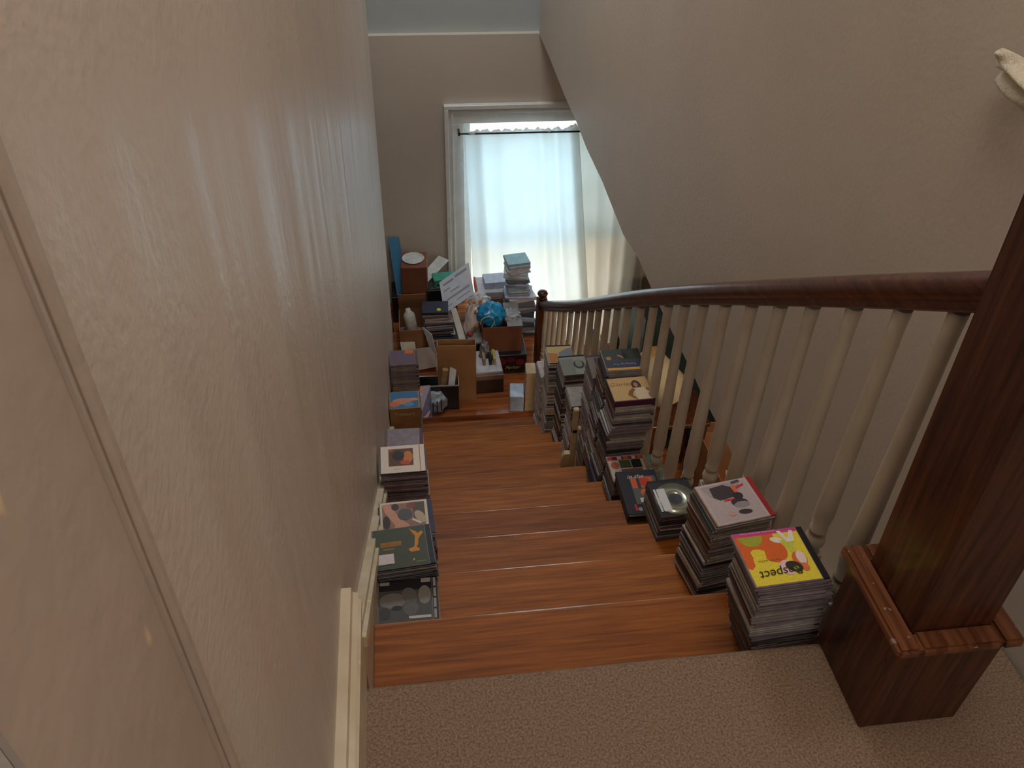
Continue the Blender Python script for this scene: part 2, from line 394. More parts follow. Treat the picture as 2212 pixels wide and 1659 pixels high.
curtain('curtain', 'beige curtain panel on the right, partly hidden by the slanting wall edge',
        [(1.20, yc + .045, TR.z - .0), (1.5, yc + .04, TR.z), tuple(TR2)], [(1.44, yc + .035, zb), (1.6, yc + .02, zb), (1.80, yc + .0, zb)], 5, 0.022, M_CURT2, 4.0)
bm = bmn(); tube(bm, [Vector((WX0 - .04, yc - .004, TL.z - .02)), Vector((1.2, yc - .01, TL.z - .022)), Vector((WX1 + .1, yc - .02, TL.z - .02))], 0.006)
for x_ in (WX0 - .035, WX1 + .095): box(bm, x_ - .006, x_ + .006, yc - .01, YF - .019, TL.z - .03, TL.z - .01)
tag(new_obj('curtain_rod', bm, M_DARK), 'thin dark rod that carries the ragged top of the curtains', 'curtain rod')

# floors
struct('floor_landing', bbox(-1.2, 0.985, 3.0 - 0.025, YF, ZL - 0.15, ZL), M_FLOOR)
struct('floor_ground', bbox(-1.2, 3.3, -0.42, YF, ZG - 0.1, ZG), M_FLOOR)
struct('floor', bbox(-0.14, wx(0) - .001, -2.5, -0.04, -0.25, -0.022), M_RISER)
# carpet with rounded nose
prof = [(-2.5, -0.021), (-2.5, 0.0), (-0.018, 0.0), (-0.008, -0.004), (-0.001, -0.012), (0.0, -0.022), (-0.004, -0.034), (-0.014, -0.045), (-0.03, -0.045), (-0.03, -0.021)]
bm = bmn(); prism(bm, prof, 0, 0.022, 0.985)
box(bm, 0.985, wx(0) - 0.002, -2.5, 0.02, -0.021, 0.0)
co = struct('floor_carpet', bm, M_CARPET)

# baseboards, skirting, casing on the left wall
def top_prof(h, t_): return [(0, 0), (t_, 0), (t_, h - .035), (t_ - .004, h - .030), (t_ - .002, h - .024), (t_ - .009, h - .018), (t_ - .008, h - .010), (t_ - .014, h), (0, h)]
bm = bmn(); H0 = 0.235
pr = [(0.0, 0.0), (0.022, 0.0), (0.022, H0 - .05), (0.030, H0 - .046), (0.030, H0 - .034), (0.024, H0 - .03), (0.026, H0 - .016), (0.018, H0 - .012), (0.016, H0), (0.0, H0)]
prism(bm, pr, 1, YJ + .1, 0.035)
struct('baseboard_left', bm, M_TRIM)
bm = bmn(); sl = -R / G
def skirt_z(y, h): return sl * y + h
for (a0, a1, x1, mi_) in ((-0.36, 0.085, 0.020, 0), (0.085, 0.115, 0.028, 0), (0.115, 0.135, 0.020, 0)):
    pts = [(0.036, skirt_z(0.036, a0)), (3.02, skirt_z(3.02, a0)), (3.02, skirt_z(3.02, a1)), (0.036, skirt_z(0.036, a1))]
    prism(bm, pts, 0, 0.0005, x1)
struct('trim_1', bm, M_TRIM)
# door casing and door on the left wall near the viewer
bm = bmn(); yA = PX(4, 395, 0.0).y; yB = PX(30, 1620, 0.004).y
box(bm, 0.0005, 0.004, yB, yA - 0.012, 0, 2.1)
tube_path = None
prism(bm, [(0.0005, yA - .012), (0.005, yA - .012), (0.0075, yA - .009), (0.0075, yA - .004), (0.005, yA), (0.0005, yA)], 2, 0, 2.1)
box(bm, 0.0005, 0.006, yA - 0.020, yA - 0.017, 0, 2.1)
struct('trim_2', bm, M_CASING)
bm = bmn(); box(bm, -0.045, -0.012, -1.49, yB - .002, 0.005, 2.09)
for z0, z1 in ((0.15, 0.95), (1.1, 1.95)):
    box(bm, -0.011, -0.004, -1.38, yB - 0.13, z0, z1, 0.003)
struct('door_1', bm, mat('door_paint_blue', (150, 166, 184), 0.45, 0.03, 6))

# ---------------------------------------------------------------- staircase
st = empty('staircase', (0.5, 0, ZL), 'orange brown oak staircase of a dozen steps between painted wall and balusters', 'staircase')
def child(name, bm, m, par, smooth=False):
    o = new_obj(name, bm, m, None, smooth); o.parent = par; o.matrix_parent_inverse = par.matrix_basis.inverted(); return o
for k in range(1, 12):
    z = -R * k; y0, y1 = (k - 1) * G - 0.03, k * G
    pr = [(y0, z - .028), (y0, z), (y1 - .016, z), (y1 - .010, z - .0012), (y1 - .005, z - .0045), (y1 - .0015, z - .009), (y1, z - .014), (y1 - .004, z - .024), (y1 - .012, z - .028)]
    bm = bmn(); prism(bm, pr, 0, 0.021, 0.985)
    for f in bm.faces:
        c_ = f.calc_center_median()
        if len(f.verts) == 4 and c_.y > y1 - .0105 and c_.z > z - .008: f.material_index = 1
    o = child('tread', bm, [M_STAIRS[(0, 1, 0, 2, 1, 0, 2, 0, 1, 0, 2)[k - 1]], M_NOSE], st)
for k in range(1, 13):
    z1 = -R * (k - 1) - .028 if k > 1 else -0.046; z0 = -R * k
    child('riser', bbox(0.021, 0.975, (k - 1) * G - 0.032, (k - 1) * G - 0.030 + .004, z0 - .01 if k < 12 else z0, z1), M_RISER, st)
bm = bmn(); pts = [(0.0, -0.25), (0.0, -0.05)]
for k in range(1, 12): pts += [((k - 1) * G - 0.03, -R * k - .029), (k * G - 0.035, -R * k - .029)]
pts = [(-.03, -.05)]
for k in range(1, 13):
    pts += [((k - 1) * G - .035, -R * (k - 1) - (.046 if k == 1 else .029)), ((k - 1) * G - .035, -R * k - (.029 if k < 12 else 0))]
pts = pts[1:] + [(11 * G - .035, ZL - .15), (-.035, -.45)]
prism(bm, pts, 0, 0.955, 0.974); child('stringer', bm, M_TRIM, st)

# ---------------------------------------------------------------- newel posts
NX0, NX1, NY0, NY1 = 0.866, 1.044, -0.176, 0.004
nw = empty('newel_post', ((NX0 + NX1) / 2, (NY0 + NY1) / 2, 0), 'thick dark brown square newel post with boxed foot on the carpet', 'newel post')
bm = bbox(NX0, NX1, NY0, NY1, 0.0, 0.235, 0.002); child('foot_box', bm, M_NEWEL, nw)
bm = bmn(); o_ = 0.016; zt = 0.235
for x0, x1, y0, y1 in ((NX0 - o_, NX0 + .022, NY0 - o_, NY1 + o_), (NX1 - .022, NX1 + o_, NY0 - o_, NY1 + o_), (NX0 + .022, NX1 - .022, NY0 - o_, NY0 + .022), (NX0 + .022, NX1 - .022, NY1 - .022, NY1 + o_)):
    box(bm, x0, x1, y0, y1, zt, zt + 0.020, 0.005, seg=2)
M_CAP = wood('cap_wood', (78, 42, 24), (114, 68, 42), (130, 84, 56), axis=1, off=9); flakes(M_CAP, (150, 130, 118), 0.69, 75, (1, 1, 1)); child('cap_moulding', bm, M_CAP, nw)
bm = bmn(); ix = 0.020
box(bm, NX0 + ix, NX1 - ix, NY0 + ix, NY1 - ix, 0.236, 1.22, 0.003)
for v in bm.verts: v.co.x -= 0.038 * max(0, v.co.z - .24)   # the old post leans a little
child('shaft', bm, M_NEWEL, nw)
bm = bmn(); box(bm, NX0 - .036, NX1 - .039, NY0 + .002, NY1 - .002, 1.2205, 1.25, 0.008, seg=2); child('top_cap', bm, M_NEWEL, nw)
# lower newel
LX, LY = 0.935, 3.415
ln = empty('newel_post', (LX, LY, ZL), 'slim dark newel post with a rounded knob at the landing, end of the handrail', 'newel post')
lt = PY(1170, 640, LY).z
child('shaft', bbox(LX - .032, LX + .032, LY - .032, LY + .032, ZL, lt - .02, 0.004), M_NEWEL, ln)
bm = bmn(); lathe(bm, [(0.028, lt - .021), (0.018, lt - .010), (0.016, lt - .002), (0.028, lt + .008), (0.033, lt + .020), (0.028, lt + .032), (0.012, lt + .040)], (LX, LY, 0), 20); child('knob', bm, M_NEWEL, ln, True)

# ---------------------------------------------------------------- handrail
BX = 0.94
tops = [(2151, 581), (2050, 583), (1923, 586), (1728, 594), (1598, 607), (1498, 620), (1371, 634), (1248, 649), (1188, 653)]
bots = [(2112, 674), (1923, 666), (1728, 661), (1498, 658), (1371, 663), (1248, 673), (1172, 673)]
yz = []
bpts = [PX(x, y, BX) for x, y in bots]
path = [Vector((BX, -0.016, bpts[0].z + .050))] + [Vector((BX, p.y, p.z)) for p in bpts[0:-1]] + [Vector((BX, LY - .033, bpts[-1].z + .03))]
path[1] = Vector((BX, path[1].y, path[1].z))
# resample smoothly
def resample(P, n):
    out_ = []
    for i in range(len(P) - 1):
        p0 = P[max(i - 1, 0)]; p1 = P[i]; p2 = P[i + 1]; p3 = P[min(i + 2, len(P) - 1)]
        for k in range(n):
            t_ = k / n
            out_.append(0.5 * ((2 * p1) + (-p0 + p2) * t_ + (2 * p0 - 5 * p1 + 4 * p2 - p3) * t_ ** 2 + (-p0 + 3 * p1 - 3 * p2 + p3) * t_ ** 3))
    out_.append(P[-1]); return out_
rp = resample(path, 5)
RH = 0.058
prof = [(-.020, 0), (.020, 0), (.024, .006), (.021, .014), (.026, .020), (.031, .030), (.031, .042), (.024, .053), (.010, RH), (-.010, RH), (-.024, .053), (-.031, .042), (-.031, .030), (-.026, .020), (-.021, .014), (-.024, .006)]
bm = bmn(); sweep(bm, rp, prof)
o = new_obj('handrail', bm, M_RAIL, smooth=False); tag(o, 'long moulded dark wood handrail running down between both newel posts', 'handrail')
for p in o.data.polygons: p.use_smooth = len(p.vertices) == 4
def rail_z(y):
    for i in range(len(rp) - 1):
        if rp[i].y <= y <= rp[i + 1].y:
            f = (y - rp[i].y) / (rp[i + 1].y - rp[i].y); return rp[i].z + f * (rp[i + 1].z - rp[i].z)
    return rp[-1].z

# balusters: two to a step
BYS = [0.092, 0.211, 0.339, 0.472, 0.596, 0.726, 0.866, 1.004, 1.134, 1.269, 1.402, 1.531, 1.679, 1.815, 1.952, 2.088, 2.213, 2.35, 2.479, 2.619, 2.76, 2.888, 3.032, 3.166, 3.29]
for i, y in enumerate(BYS):
    k = int(math.floor(y / G)) + 1; zb_ = -R * k if k <= 12 else ZL
    zt_ = rail_z(y) + 0.001; bm = bmn()
    box(bm, BX - .019, BX + .019, y - .019, y + .019, zb_, zb_ + 0.17, 0.002)
    L = zt_ - (zb_ + .17); z0 = zb_ + .17
    pr = [(.018, 0), (.014, .006), (.013, .010), (.020, .022), (.022, .034), (.019, .048), (.0145, .058), (.0185, .062), (.0185, .068), (.016, .074), (.0205, .11), (.0185, .25), (.0150, L * .75), (.0138, L - .05), (.015, L)]
    lathe(bm, [(r_, z0 + z_) for r_, z_ in pr], (BX, y, 0), 14)
    o = new_obj('baluster', bm, M_CREAM)
    o.location = (0, 0, 0)
    for p in o.data.polygons: p.use_smooth = p.area < 0.01 and len(p.vertices) == 4 and p.index > 30
    if i == 0: lb = 'cream turned baluster right beside the thick newel post, nearest of the row'
    elif i == 1: lb = 'cream turned baluster with its round collar showing behind the yellow CD cover'
    elif i == len(BYS) - 1: lb = 'cream turned baluster closest to the slim newel post at the landing'
    else: lb = 'cream turned baluster in the row under the handrail, between its two end balusters'
    tag(o, lb, 'baluster', 'balusters under the handrail')

# ---------------------------------------------------------------- disc cases
def gm_(name, rgb, rough=0.3, **k): return mat(name, rgb, rough + .12, 0.10, 60, coat=0.08, **k)
CASE = [gm_('case_grey', (156, 148, 143)), gm_('case_smoke', (126, 118, 116)), gm_('case_dark', (64, 60, 62)), gm_('case_pale', (180, 172, 166)), gm_('case_mauve', (136, 121, 128)), gm_('case_black', (32, 30, 33))]
INLAY = [mat('inlay_' + n, c, 0.6, 0.12, 90) for n, c in (('grey', (120, 116, 116)), ('white', (196, 190, 184)), ('navy', (44, 48, 78)), ('plum', (92, 58, 74)), ('tan', (170, 140, 110)), ('teal', (60, 88, 90)), ('red', (150, 60, 50)), ('black', (28, 26, 30)), ('brown', (100, 74, 60)))]
KIND = {'cd': (.142, .125, .0104), 'dvd': (.190, .136, .0145), 'double': (.142, .125, .0235)}
_cache = {}
def case_mesh(kind, mi):
    """a case lying flat, hinge on the +x side; two shells with a seam"""
    key = (kind, mi)
    if key in _cache: return _cache[key]
    a, b, h = KIND[kind]; bm = bmn()
    s = 0.42 * h
    box(bm, -a / 2, a / 2, -b / 2, b / 2, 0, s, 0.0009)
    box(bm, -a / 2 + .0012, a / 2 - .0012, -b / 2 + .0012, b / 2 - .0012, s, h - s * .95, 0)
    box(bm, -a / 2, a / 2 - (.012 if kind != 'dvd' else 0), -b / 2 + .0008, b / 2 - .0008, h - s * .95, h - .0002, 0.0009)
    me = bpy.data.meshes.new('case'); bmesh.ops.recalc_face_normals(bm, faces=bm.faces); bm.to_mesh(me); bm.free(); me.materials.append(CASE[mi])
    _cache[key] = me; return me
def inlay_mesh(kind, mi):
    key = ('i', kind, mi)
    if key in _cache: return _cache[key]
    a, b, h = KIND[kind]; bm = bmn(); e_ = .0004
    box(bm, -a / 2 - e_, a / 2 + e_, -b / 2 + .004, b / 2 - .004, h * .2, h * .8)
    me = bpy.data.meshes.new('spine_label'); bmesh.ops.recalc_face_normals(bm, faces=bm.faces); bm.to_mesh(me); bm.free(); me.materials.append(INLAY[mi])
    _cache[key] = me; return me
NCASE = [0]
def case(kind, loc, rz, cm, im, label, group=None, tilt=None, cat=None):
    NCASE[0] += 1
    nm = {'cd': 'cd_case', 'dvd': 'dvd_case', 'double': 'double_cd_case'}[kind]
    t_ = empty(nm, loc, label, cat or {'cd': 'CD case', 'dvd': 'DVD case', 'double': 'CD case'}[kind], rz, group)
    if tilt: t_.rotation_euler = tilt
    o1 = bpy.data.objects.new('case_shell', case_mesh(kind, cm)); C.objects.link(o1); o1.parent = t_
    o2 = bpy.data.objects.new('spine_label', inlay_mesh(kind, im)); C.objects.link(o2); o2.parent = t_
    return t_
def stack(x, y, zb_, zt_, rz, kinds, where, seed, base=None, palette=None, ipal=None, jit=.003, top=None):
    """a pile from zb_ to about zt_; base = (x, y) of its foot when it leans. Returns the top case and its height"""
    rnd = random.Random(seed); z = zb_; last = None; n = 0
    bx, by = base or (x, y)
    K = []
    hh = 0
    tk = top or kinds[0]
    while True:
        k = rnd.choice(kinds)
        if zb_ + hh + KIND[k][2] + KIND[tk][2] > zt_ + .004: break
        K.append(k); hh += KIND[k][2]
    K.append(tk)
    drift = [0, 0]; gname = 'cases in the pile ' + where
    for i, k in enumerate(K):
        u = i / max(1, len(K) - 1); lastone = i == len(K) - 1
        drift[0] = drift[0] * .7 + rnd.uniform(-jit, jit); drift[1] = drift[1] * .7 + rnd.uniform(-jit, jit)
        px_, py_ = bx + (x - bx) * u + (0 if lastone else drift[0]), by + (y - by) * u + (0 if lastone else drift[1])
        pr_ = rz + (0 if lastone else rnd.uniform(-.03, .03) + (rnd.choice((0, 0, 0, PI))))
        cm = rnd.choice(palette or (0, 0, 1, 1, 3, 4, 2)); im = rnd.choice(ipal or (0, 0, 1, 2, 3, 4, 5, 7, 8, 8))
        last = case(k, (px_, py_, z), pr_, cm, im, 'disc case inside the pile ' + where, gname)
        z += KIND[k][2]; n += 1
    return last, z, tk

def poly(bm, pts, z, mi):
    vs = [bm.verts.new((p[0], p[1], z)) for p in pts]
    f = bm.faces.new(vs); f.material_index = mi
    if f.normal.z < 0 or True:
        f.normal_update()
        if f.normal.z < 0: f.normal_flip()
def ell(cx, cy, rx, ry, n=20, a0=0, a1=2 * PI, rot=0):
    P = []
    for k in range(n + (0 if a1 - a0 >= 2 * PI - .01 else 1)):
        t_ = a0 + (a1 - a0) * k / n; x, y = rx * math.cos(t_), ry * math.sin(t_)
        P.append((cx + x * math.cos(rot) - y * math.sin(rot), cy + x * math.sin(rot) + y * math.cos(rot)))
    return P
def inkm(rgb): return mat('ink_%d_%d_%d' % rgb, rgb, 0.5, 0.05, 200, spec=0.3)
def cover(par, kind, shapes, rect=None, name='cover_art', rot=0):
    """shapes: (points in 0..1 of the sheet, rgb); the sheet lies on the case lid. rot: quarter turns of the design"""
    a, b, h = KIND[kind]
    if rect is None: rect = (-a / 2 + .003, a / 2 - (.014 if kind != 'dvd' else .003), -b / 2 + .003, b / 2 - .003)
    bm = bmn(); mats = []
    for i, (P, rgb) in enumerate(shapes):
        m = inkm(rgb)
        if m not in mats: mats.append(m)
        Q = []
        for u, v in P:
            for _ in range(rot): u, v = v, 1 - u
            u = min(max(u, 0), 1); v = min(max(v, 0), 1)
            Q.append((rect[0] + u * (rect[1] - rect[0]), rect[2] + v * (rect[3] - rect[2])))
        poly(bm, Q, h + .00012 + i * .00006, mats.index(m))
    me = bpy.data.meshes.new(name); bm.to_mesh(me); bm.free()
    for m in mats: me.materials.append(m)
    o = bpy.data.objects.new(name, me); C.objects.link(o); o.parent = par; return o
SQ = [(0, 0), (1, 0), (1, 1), (0, 1)]
def rc(x0, y0, x1, y1): return [(x0, y0), (x1, y0), (x1, y1), (x0, y1)]
def text(par, s, x, y, z, size, rgb, rot=0, name='lettering', thick=.0001, shear=0.0, sx_=1.0, mats=None, tilt=None):
    cu = bpy.data.curves.new('t', 'FONT'); cu.body = s; cu.size = size; cu.extrude = thick; cu.align_x = 'CENTER'; cu.align_y = 'CENTER'; cu.shear = shear
    to = bpy.data.objects.new('t', cu); C.objects.link(to)
    bpy.context.view_layer.update()
    me = bpy.data.meshes.new_from_object(to.evaluated_get(bpy.context.evaluated_depsgraph_get()))
    bpy.data.objects.remove(to, do_unlink=True)
    me.materials.clear(); me.materials.append(mats or inkm(rgb))
    o = bpy.data.objects.new(name, me); C.objects.link(o); o.parent = par
    o.location = (x, y, z); o.rotation_euler = tilt or (0, 0, rot); o.scale = (sx_, 1, 1); return o
def hinge(par, kind, rgb=(26, 24, 26)):
    a, b, h = KIND[kind]; bm = bmn(); box(bm, a / 2 - .0125, a / 2 - .0006, -b / 2 + .002, b / 2 - .002, h * .3, h - .0006)
    o = new_obj('hinge_strip', bm, inkm(rgb), par); return o
exec_items = []
# ---- right side, nearest pile: yellow cover
t_, z_, k_ = stack(.782, .078, -R, .160, math.radians(2.8), ['cd'], 'under the yellow cover near the newel', 11, base=(.855, .10), jit=.004)
t_['label'] = 'CD case with yellow, orange and pink cover on the nearest tall pile'; del t_['group']
hinge(t_, 'cd')
cover(t_, 'cd', [(SQ, (236, 214, 66)), (rc(0, .93, 1, 1), (214, 66, 138)), (rc(0, .62, .60, .93), (222, 104, 44)),
      ([(0, .62), (0, .34), (.05, .30), (.12, .36), (.14, .50), (.2, .58), (.32, .62)], (222, 104, 44)), (ell(.5, .60, .20, .22), (222, 104, 44)),
      ([(.14, .62), (.15, .52), (.22, .55), (.30, .55), (.34, .48), (.36, .62), (.30, .66), (.2, .67)], (236, 214, 66)),
      (ell(.24, .92, .19, .2, 20, PI, 2 * PI), (166, 170, 54)), (ell(.62, .8, .1, .055, rot=-.4), (236, 230, 210)), ([(.66, .78), (.74, .62), (.76, .46), (.83, .5), (.82, .66), (.88, .74), (.8, .78)], (200, 206, 84)),
      ([(.68, .97), (.74, .97), (.80, .80), (.88, .96), (.93, .95), (.88, .74), (.76, .74)], (240, 228, 214)), (ell(.82, .4, .11, .14), (226, 112, 60)), (ell(.85, .42, .07, .13), (240, 216, 208)), (ell(.84, .24, .06, .08), (226, 124, 80)),
      (ell(.58, .27, .12, .14), (240, 200, 200)), (ell(.68, .27, .13, .10, rot=-.5), (58, 52, 34)), (ell(.70, .24, .04, .035), (150, 160, 60))])
text(t_, 'Respect', -.010, -.036, .0118, .026, (58, 52, 34), rot=PI + .05, shear=.25)
text(t_, 'Your First and Fun', -.022, -.008, .0118, .0058, (150, 120, 40), rot=PI)
text(t_, 'everlasting soul of her music', -.020, .0565, .0118, .006, (240, 170, 200), rot=PI)
# black case in front of its foot
# ---- right side, second pile: red and grey cover
t_, z_, k_ = stack(.839, .384, -2 * R, -.030, math.radians(8.5), ['cd'], 'under the pinkish white and red cover', 23, base=(.845, .412), jit=.004)
t_['label'] = 'CD case with pinkish white cover, dark blots and red stripe on second pile'; del t_['group']
hinge(t_, 'cd', (168, 44, 44))
cover(t_, 'cd', [(SQ, (206, 190, 188)), (rc(.03, .03, .97, .97), (196, 178, 178)), ([(.06, .95), (.14, .70), (.26, .58), (.40, .55), (.62, .60), (.8, .78), (.84, .95), (.5, .97)], (176, 162, 164)),
      ([(.22, .90), (.20, .66), (.30, .56), (.48, .58), (.62, .60), (.66, .82), (.5, .93)], (70, 60, 64)), ([(.64, .74), (.88, .82), (.90, .88), (.66, .82)], (214, 64, 50)), ([(.62, .88), (.72, .86), (.70, .66), (.64, .70)], (222, 120, 70)), ([(.68, .90), (.86, .93), (.84, .99), (.68, .97)], (84, 78, 86)),
      ([(.34, .52), (.62, .50), (.60, .56), (.38, .56)], (214, 50, 44)), (ell(.66, .60, .10, .09), (58, 48, 52)), (ell(.62, .44, .16, .10, rot=-.15), (64, 54, 58)), (ell(.64, .38, .15, .075), (160, 148, 150)), (ell(.62, .20, .13, .06, rot=-.1), (66, 56, 62)), (ell(.36, .2, .08, .05), (206, 166, 160))])
# ---- white framed case lying low between the first two piles
t_ = case('cd', (.846, .283, -2 * R), math.radians(1), 3, 1, 'white framed CD case with dark night picture, low between first two piles')
cover(t_, 'cd', [(SQ, (206, 200, 192)), (rc(.04, .04, .96, .96), (44, 38, 52)), (ell(.35, .4, .12, .2), (150, 90, 90)), (ell(.6, .5, .15, .3), (84, 62, 84))], rect=(-.069, .069, -.060, .060))
# ---- third pile: bare disc
t_, z_, k_ = stack(.858, .745, -3 * R, -.400, math.radians(93), ['cd'], 'under the bare silver disc', 31, palette=(1, 2, 2, 0), jit=.003)
t_['label'] = 'open black CD tray holding a silver disc with a white paper label'; del t_['group']
hinge(t_, 'cd'); a, b, h = KIND['cd']
cover(t_, 'cd', [(SQ, (44, 42, 46))], name='tray_insert')
bm = bmn(); lathe(bm, [(.012, h + .0005), (.012, h + .0016), (.060, h + .0016), (.060, h + .0005)], (-.008, 0, 0), 48, cap=False); 
new_obj('disc', bm, mat('disc_silver', (186, 190, 172), 0.22, 0.03, 8, metal=0.75), t_, True)
bm = bmn(); lathe(bm, [(.0001, h + .0012), (.0195, h + .0019), (.0195, h + .0012)], (-.008, 0, 0), 32, cap=False); new_obj('disc_hub', bm, gm_('hub_dark', (62, 64, 70)), t_)
bm = bmn(); box(bm, -.052, .034, .022, .046, h + .0017, h + .0021); box(bm, -.052, .034, .049, .055, h + .0017, h + .0021)
new_obj('paper_label', bm, M_PAPER, t_)
# ---- fourth: flat black case with orange lettering
t_, z_, k_ = stack(.850, .985, -4 * R, -.632, math.radians(90), ['dvd'], 'under the black orange lettered case', 41, palette=(2, 5), top='dvd')
t_['label'] = 'black DVD case with white lettering and orange pictures beside the silver disc'; del t_['group']
cover(t_, 'dvd', [(SQ, (34, 32, 40)), (rc(.28, .20, .95, .86), (92, 94, 92)), (rc(.30, .58, .86, .84), (214, 96, 54)), (ell(.62, .72, .16, .1), (196, 62, 40)), (rc(.44, .56, .52, .86), (60, 56, 60)), (ell(.66, .46, .2, .1), (216, 112, 44)), (ell(.84, .36, .12, .1), (32, 34, 36)),
      (rc(.4, .24, .8, .34), (226, 212, 196)), (rc(.2, .05, .26, .2), (190, 40, 40)), (ell(.34, .08, .07, .045), (150, 146, 152))], rot=1)
text(t_, 'in the', .066, .008, .0152, .024, (216, 210, 206), rot=-PI / 2, shear=.3)
# ---- fifth: small picture cover
t_, z_, k_ = stack(.858, 1.160, -5 * R, -.700, math.radians(1), ['cd'], 'under the cover with small red pictures', 47)
t_['label'] = 'CD case with a row of small red and green pictures under the tan cover'; del t_['group']
cover(t_, 'cd', [(SQ, (196, 180, 166)), (rc(0, .84, 1, .98), (120, 52, 60)), (rc(.02, .86, .14, .97), (206, 70, 52)), (rc(.28, .86, .40, .97), (220, 190, 180)), (rc(.46, .86, .60, .97), (204, 96, 60)), (rc(.7, .86, .8, .97), (196, 186, 196)), (rc(.86, .86, .97, .97), (200, 92, 50)),
      (rc(.3, .5, .62, .82), (72, 92, 62)), (rc(.64, .48, .92, .82), (38, 36, 38)), (ell(.16, .62, .12, .14), (170, 96, 66)), (rc(.3, .05, .9, .45), (120, 90, 80))])
# ---- tan cover on the tall pile
t_, z_, k_ = stack(.868, 1.305, -6 * R, -.465, math.radians(2), ['cd', 'double', 'cd'], 'under the tan cover with the woman', 53, base=(.852, 1.345), palette=(0, 1, 3, 2, 4), top='double', jit=.006)
t_['label'] = 'thick case with a tan cover showing a woman in white, purple edge toward viewer'; del t_['group']
a, b, h = KIND['double']
cover(t_, 'double', [(SQ, (200, 164, 108)), (ell(.68, .63, .12, .23), (74, 48, 34)), (ell(.67, .66, .055, .1), (188, 126, 92)), ([(.56, .52), (.90, .54), (.96, .28), (.98, .02), (.60, .0), (.58, .2)], (214, 190, 160)), ([(.56, .52), (.44, .40), (.38, .24), (.52, .06), (.60, .04), (.5, .22), (.54, .34), (.62, .44)], (132, 86, 54)), ([(.90, .54), (.98, .44), (1, .3), (.94, .2), (.95, .34), (.88, .42)], (150, 100, 66))], rect=(-a / 2 + .002, a / 2 - .002, -b / 2 + .002, b / 2 - .002))
text(t_, 'Glories', -.03, .026, h + .0006, .026, (140, 104, 66), shear=.3)
bm = bmn(); box(bm, -a / 2 - .0005, a / 2 + .0005, -b / 2 - .0012, -b / 2 + .004, 0.0006, h + .0004); new_obj('purple_edge', bm, inkm((84, 38, 62)), t_)
# ---- dark cover with yellow band
t_, z_, k_ = stack(.874, 1.452, -6 * R, -.435, math.radians(0), ['cd', 'cd', 'double'], 'under the navy and green cover', 59, base=(.860, 1.485), palette=(0, 1, 3, 4), top='double')
# move its foot to the next step down is not possible; the pile stands on the same tread's rear edge
t_['label'] = 'dark green and navy case with a yellow band, behind the tan cover'; del t_['group']
cover(t_, 'double', [(SQ, (62, 68, 66)), (rc(0, .12, 1, .40), (56, 60, 84)), (rc(.52, .5, 1, 1), (50, 54, 46)), (rc(.02, .02, .93, .12), (214, 160, 64)), (ell(.14, .58, .07, .08), (166, 128, 70)), ([(.38, .74), (.56, .62), (.52, .56), (.40, .68)], (196, 132, 100)), (ell(.58, .68, .07, .15), (40, 32, 30))], rect=(-a / 2 + .002, a / 2 - .002, -b / 2 + .002, b / 2 - .002))
text(t_, 'Flying by Fur', .0, -.026, h + .0007, .0165, (150, 146, 176), rot=PI)

def top_case(t_, label, kind, shapes, rot=0, hin=None):
    t_['label'] = label
    if 'group' in t_: del t_['group']
    if hin: hinge(t_, kind, hin)
    cover(t_, kind, shapes, rot=rot)
# ---- piles further down on the right
t_, z_, k_ = stack(.862, 1.625, -7 * R, -.60, math.radians(90), ['cd', 'double'], 'with the brown grey top', 61, palette=(0, 1, 3, 4))
top_case(t_, 'brown grey CD case with dark far edge, behind the dark green cover', 'cd', [(SQ, (120, 104, 98)), (rc(.5, .2, .95, .8), (74, 58, 62))], hin=(60, 52, 58))
t_, z_, k_ = stack(.850, 1.875, -8 * R, -.98, math.radians(90), ['cd', 'double'], 'halfway down beside the balusters', 67, palette=(0, 1, 3), jit=.006)
t_['label'] = 'grey CD case topping the pile halfway down, by the balusters'; del t_['group']
t_, z_, k_ = stack(.860, 2.125, -9 * R, -1.00, math.radians(92), ['cd', 'double'], 'under the pale cover with dark arc', 71, palette=(0, 3, 2, 5))
top_case(t_, 'pale greenish CD case with a dark curved mark on its cover', 'cd', [(SQ, (150, 152, 140)), (rc(.0, .5, .9, 1), (128, 132, 124)), (ell(.55, .3, .26, .22, 18, 0, 2 * PI), (66, 68, 64)), (ell(.62, .3, .22, .14, 18), (136, 138, 128))], rot=0, hin=(40, 42, 42))
t_, z_, k_ = stack(.845, 2.375, -10 * R, -1.13, math.radians(88), ['cd', 'double'], 'under the map coloured cover', 73, palette=(3, 0, 3, 1))
top_case(t_, 'CD case with blue grey and sandy map cover near the lower newel post', 'cd', [(SQ, (196, 172, 118)), ([(0, 0), (.9, 0), (.85, .2), (.6, .55), (.2, .6), (0, .5)], (128, 134, 146)), ([(.55, .6), (.6, 1), (0, 1), (0, .7), (.3, .62)], (176, 118, 70))], rot=0, hin=(44, 50, 48))
t_, z_, k_ = stack(.850, 2.62, -11 * R, -1.42, math.radians(91), ['cd', 'double'], 'of pale cases on the last tread', 79, palette=(3, 0, 3), ipal=(1, 4, 1))
t_['label'] = 'pale CD case topping the pile on the last tread'; del t_['group']

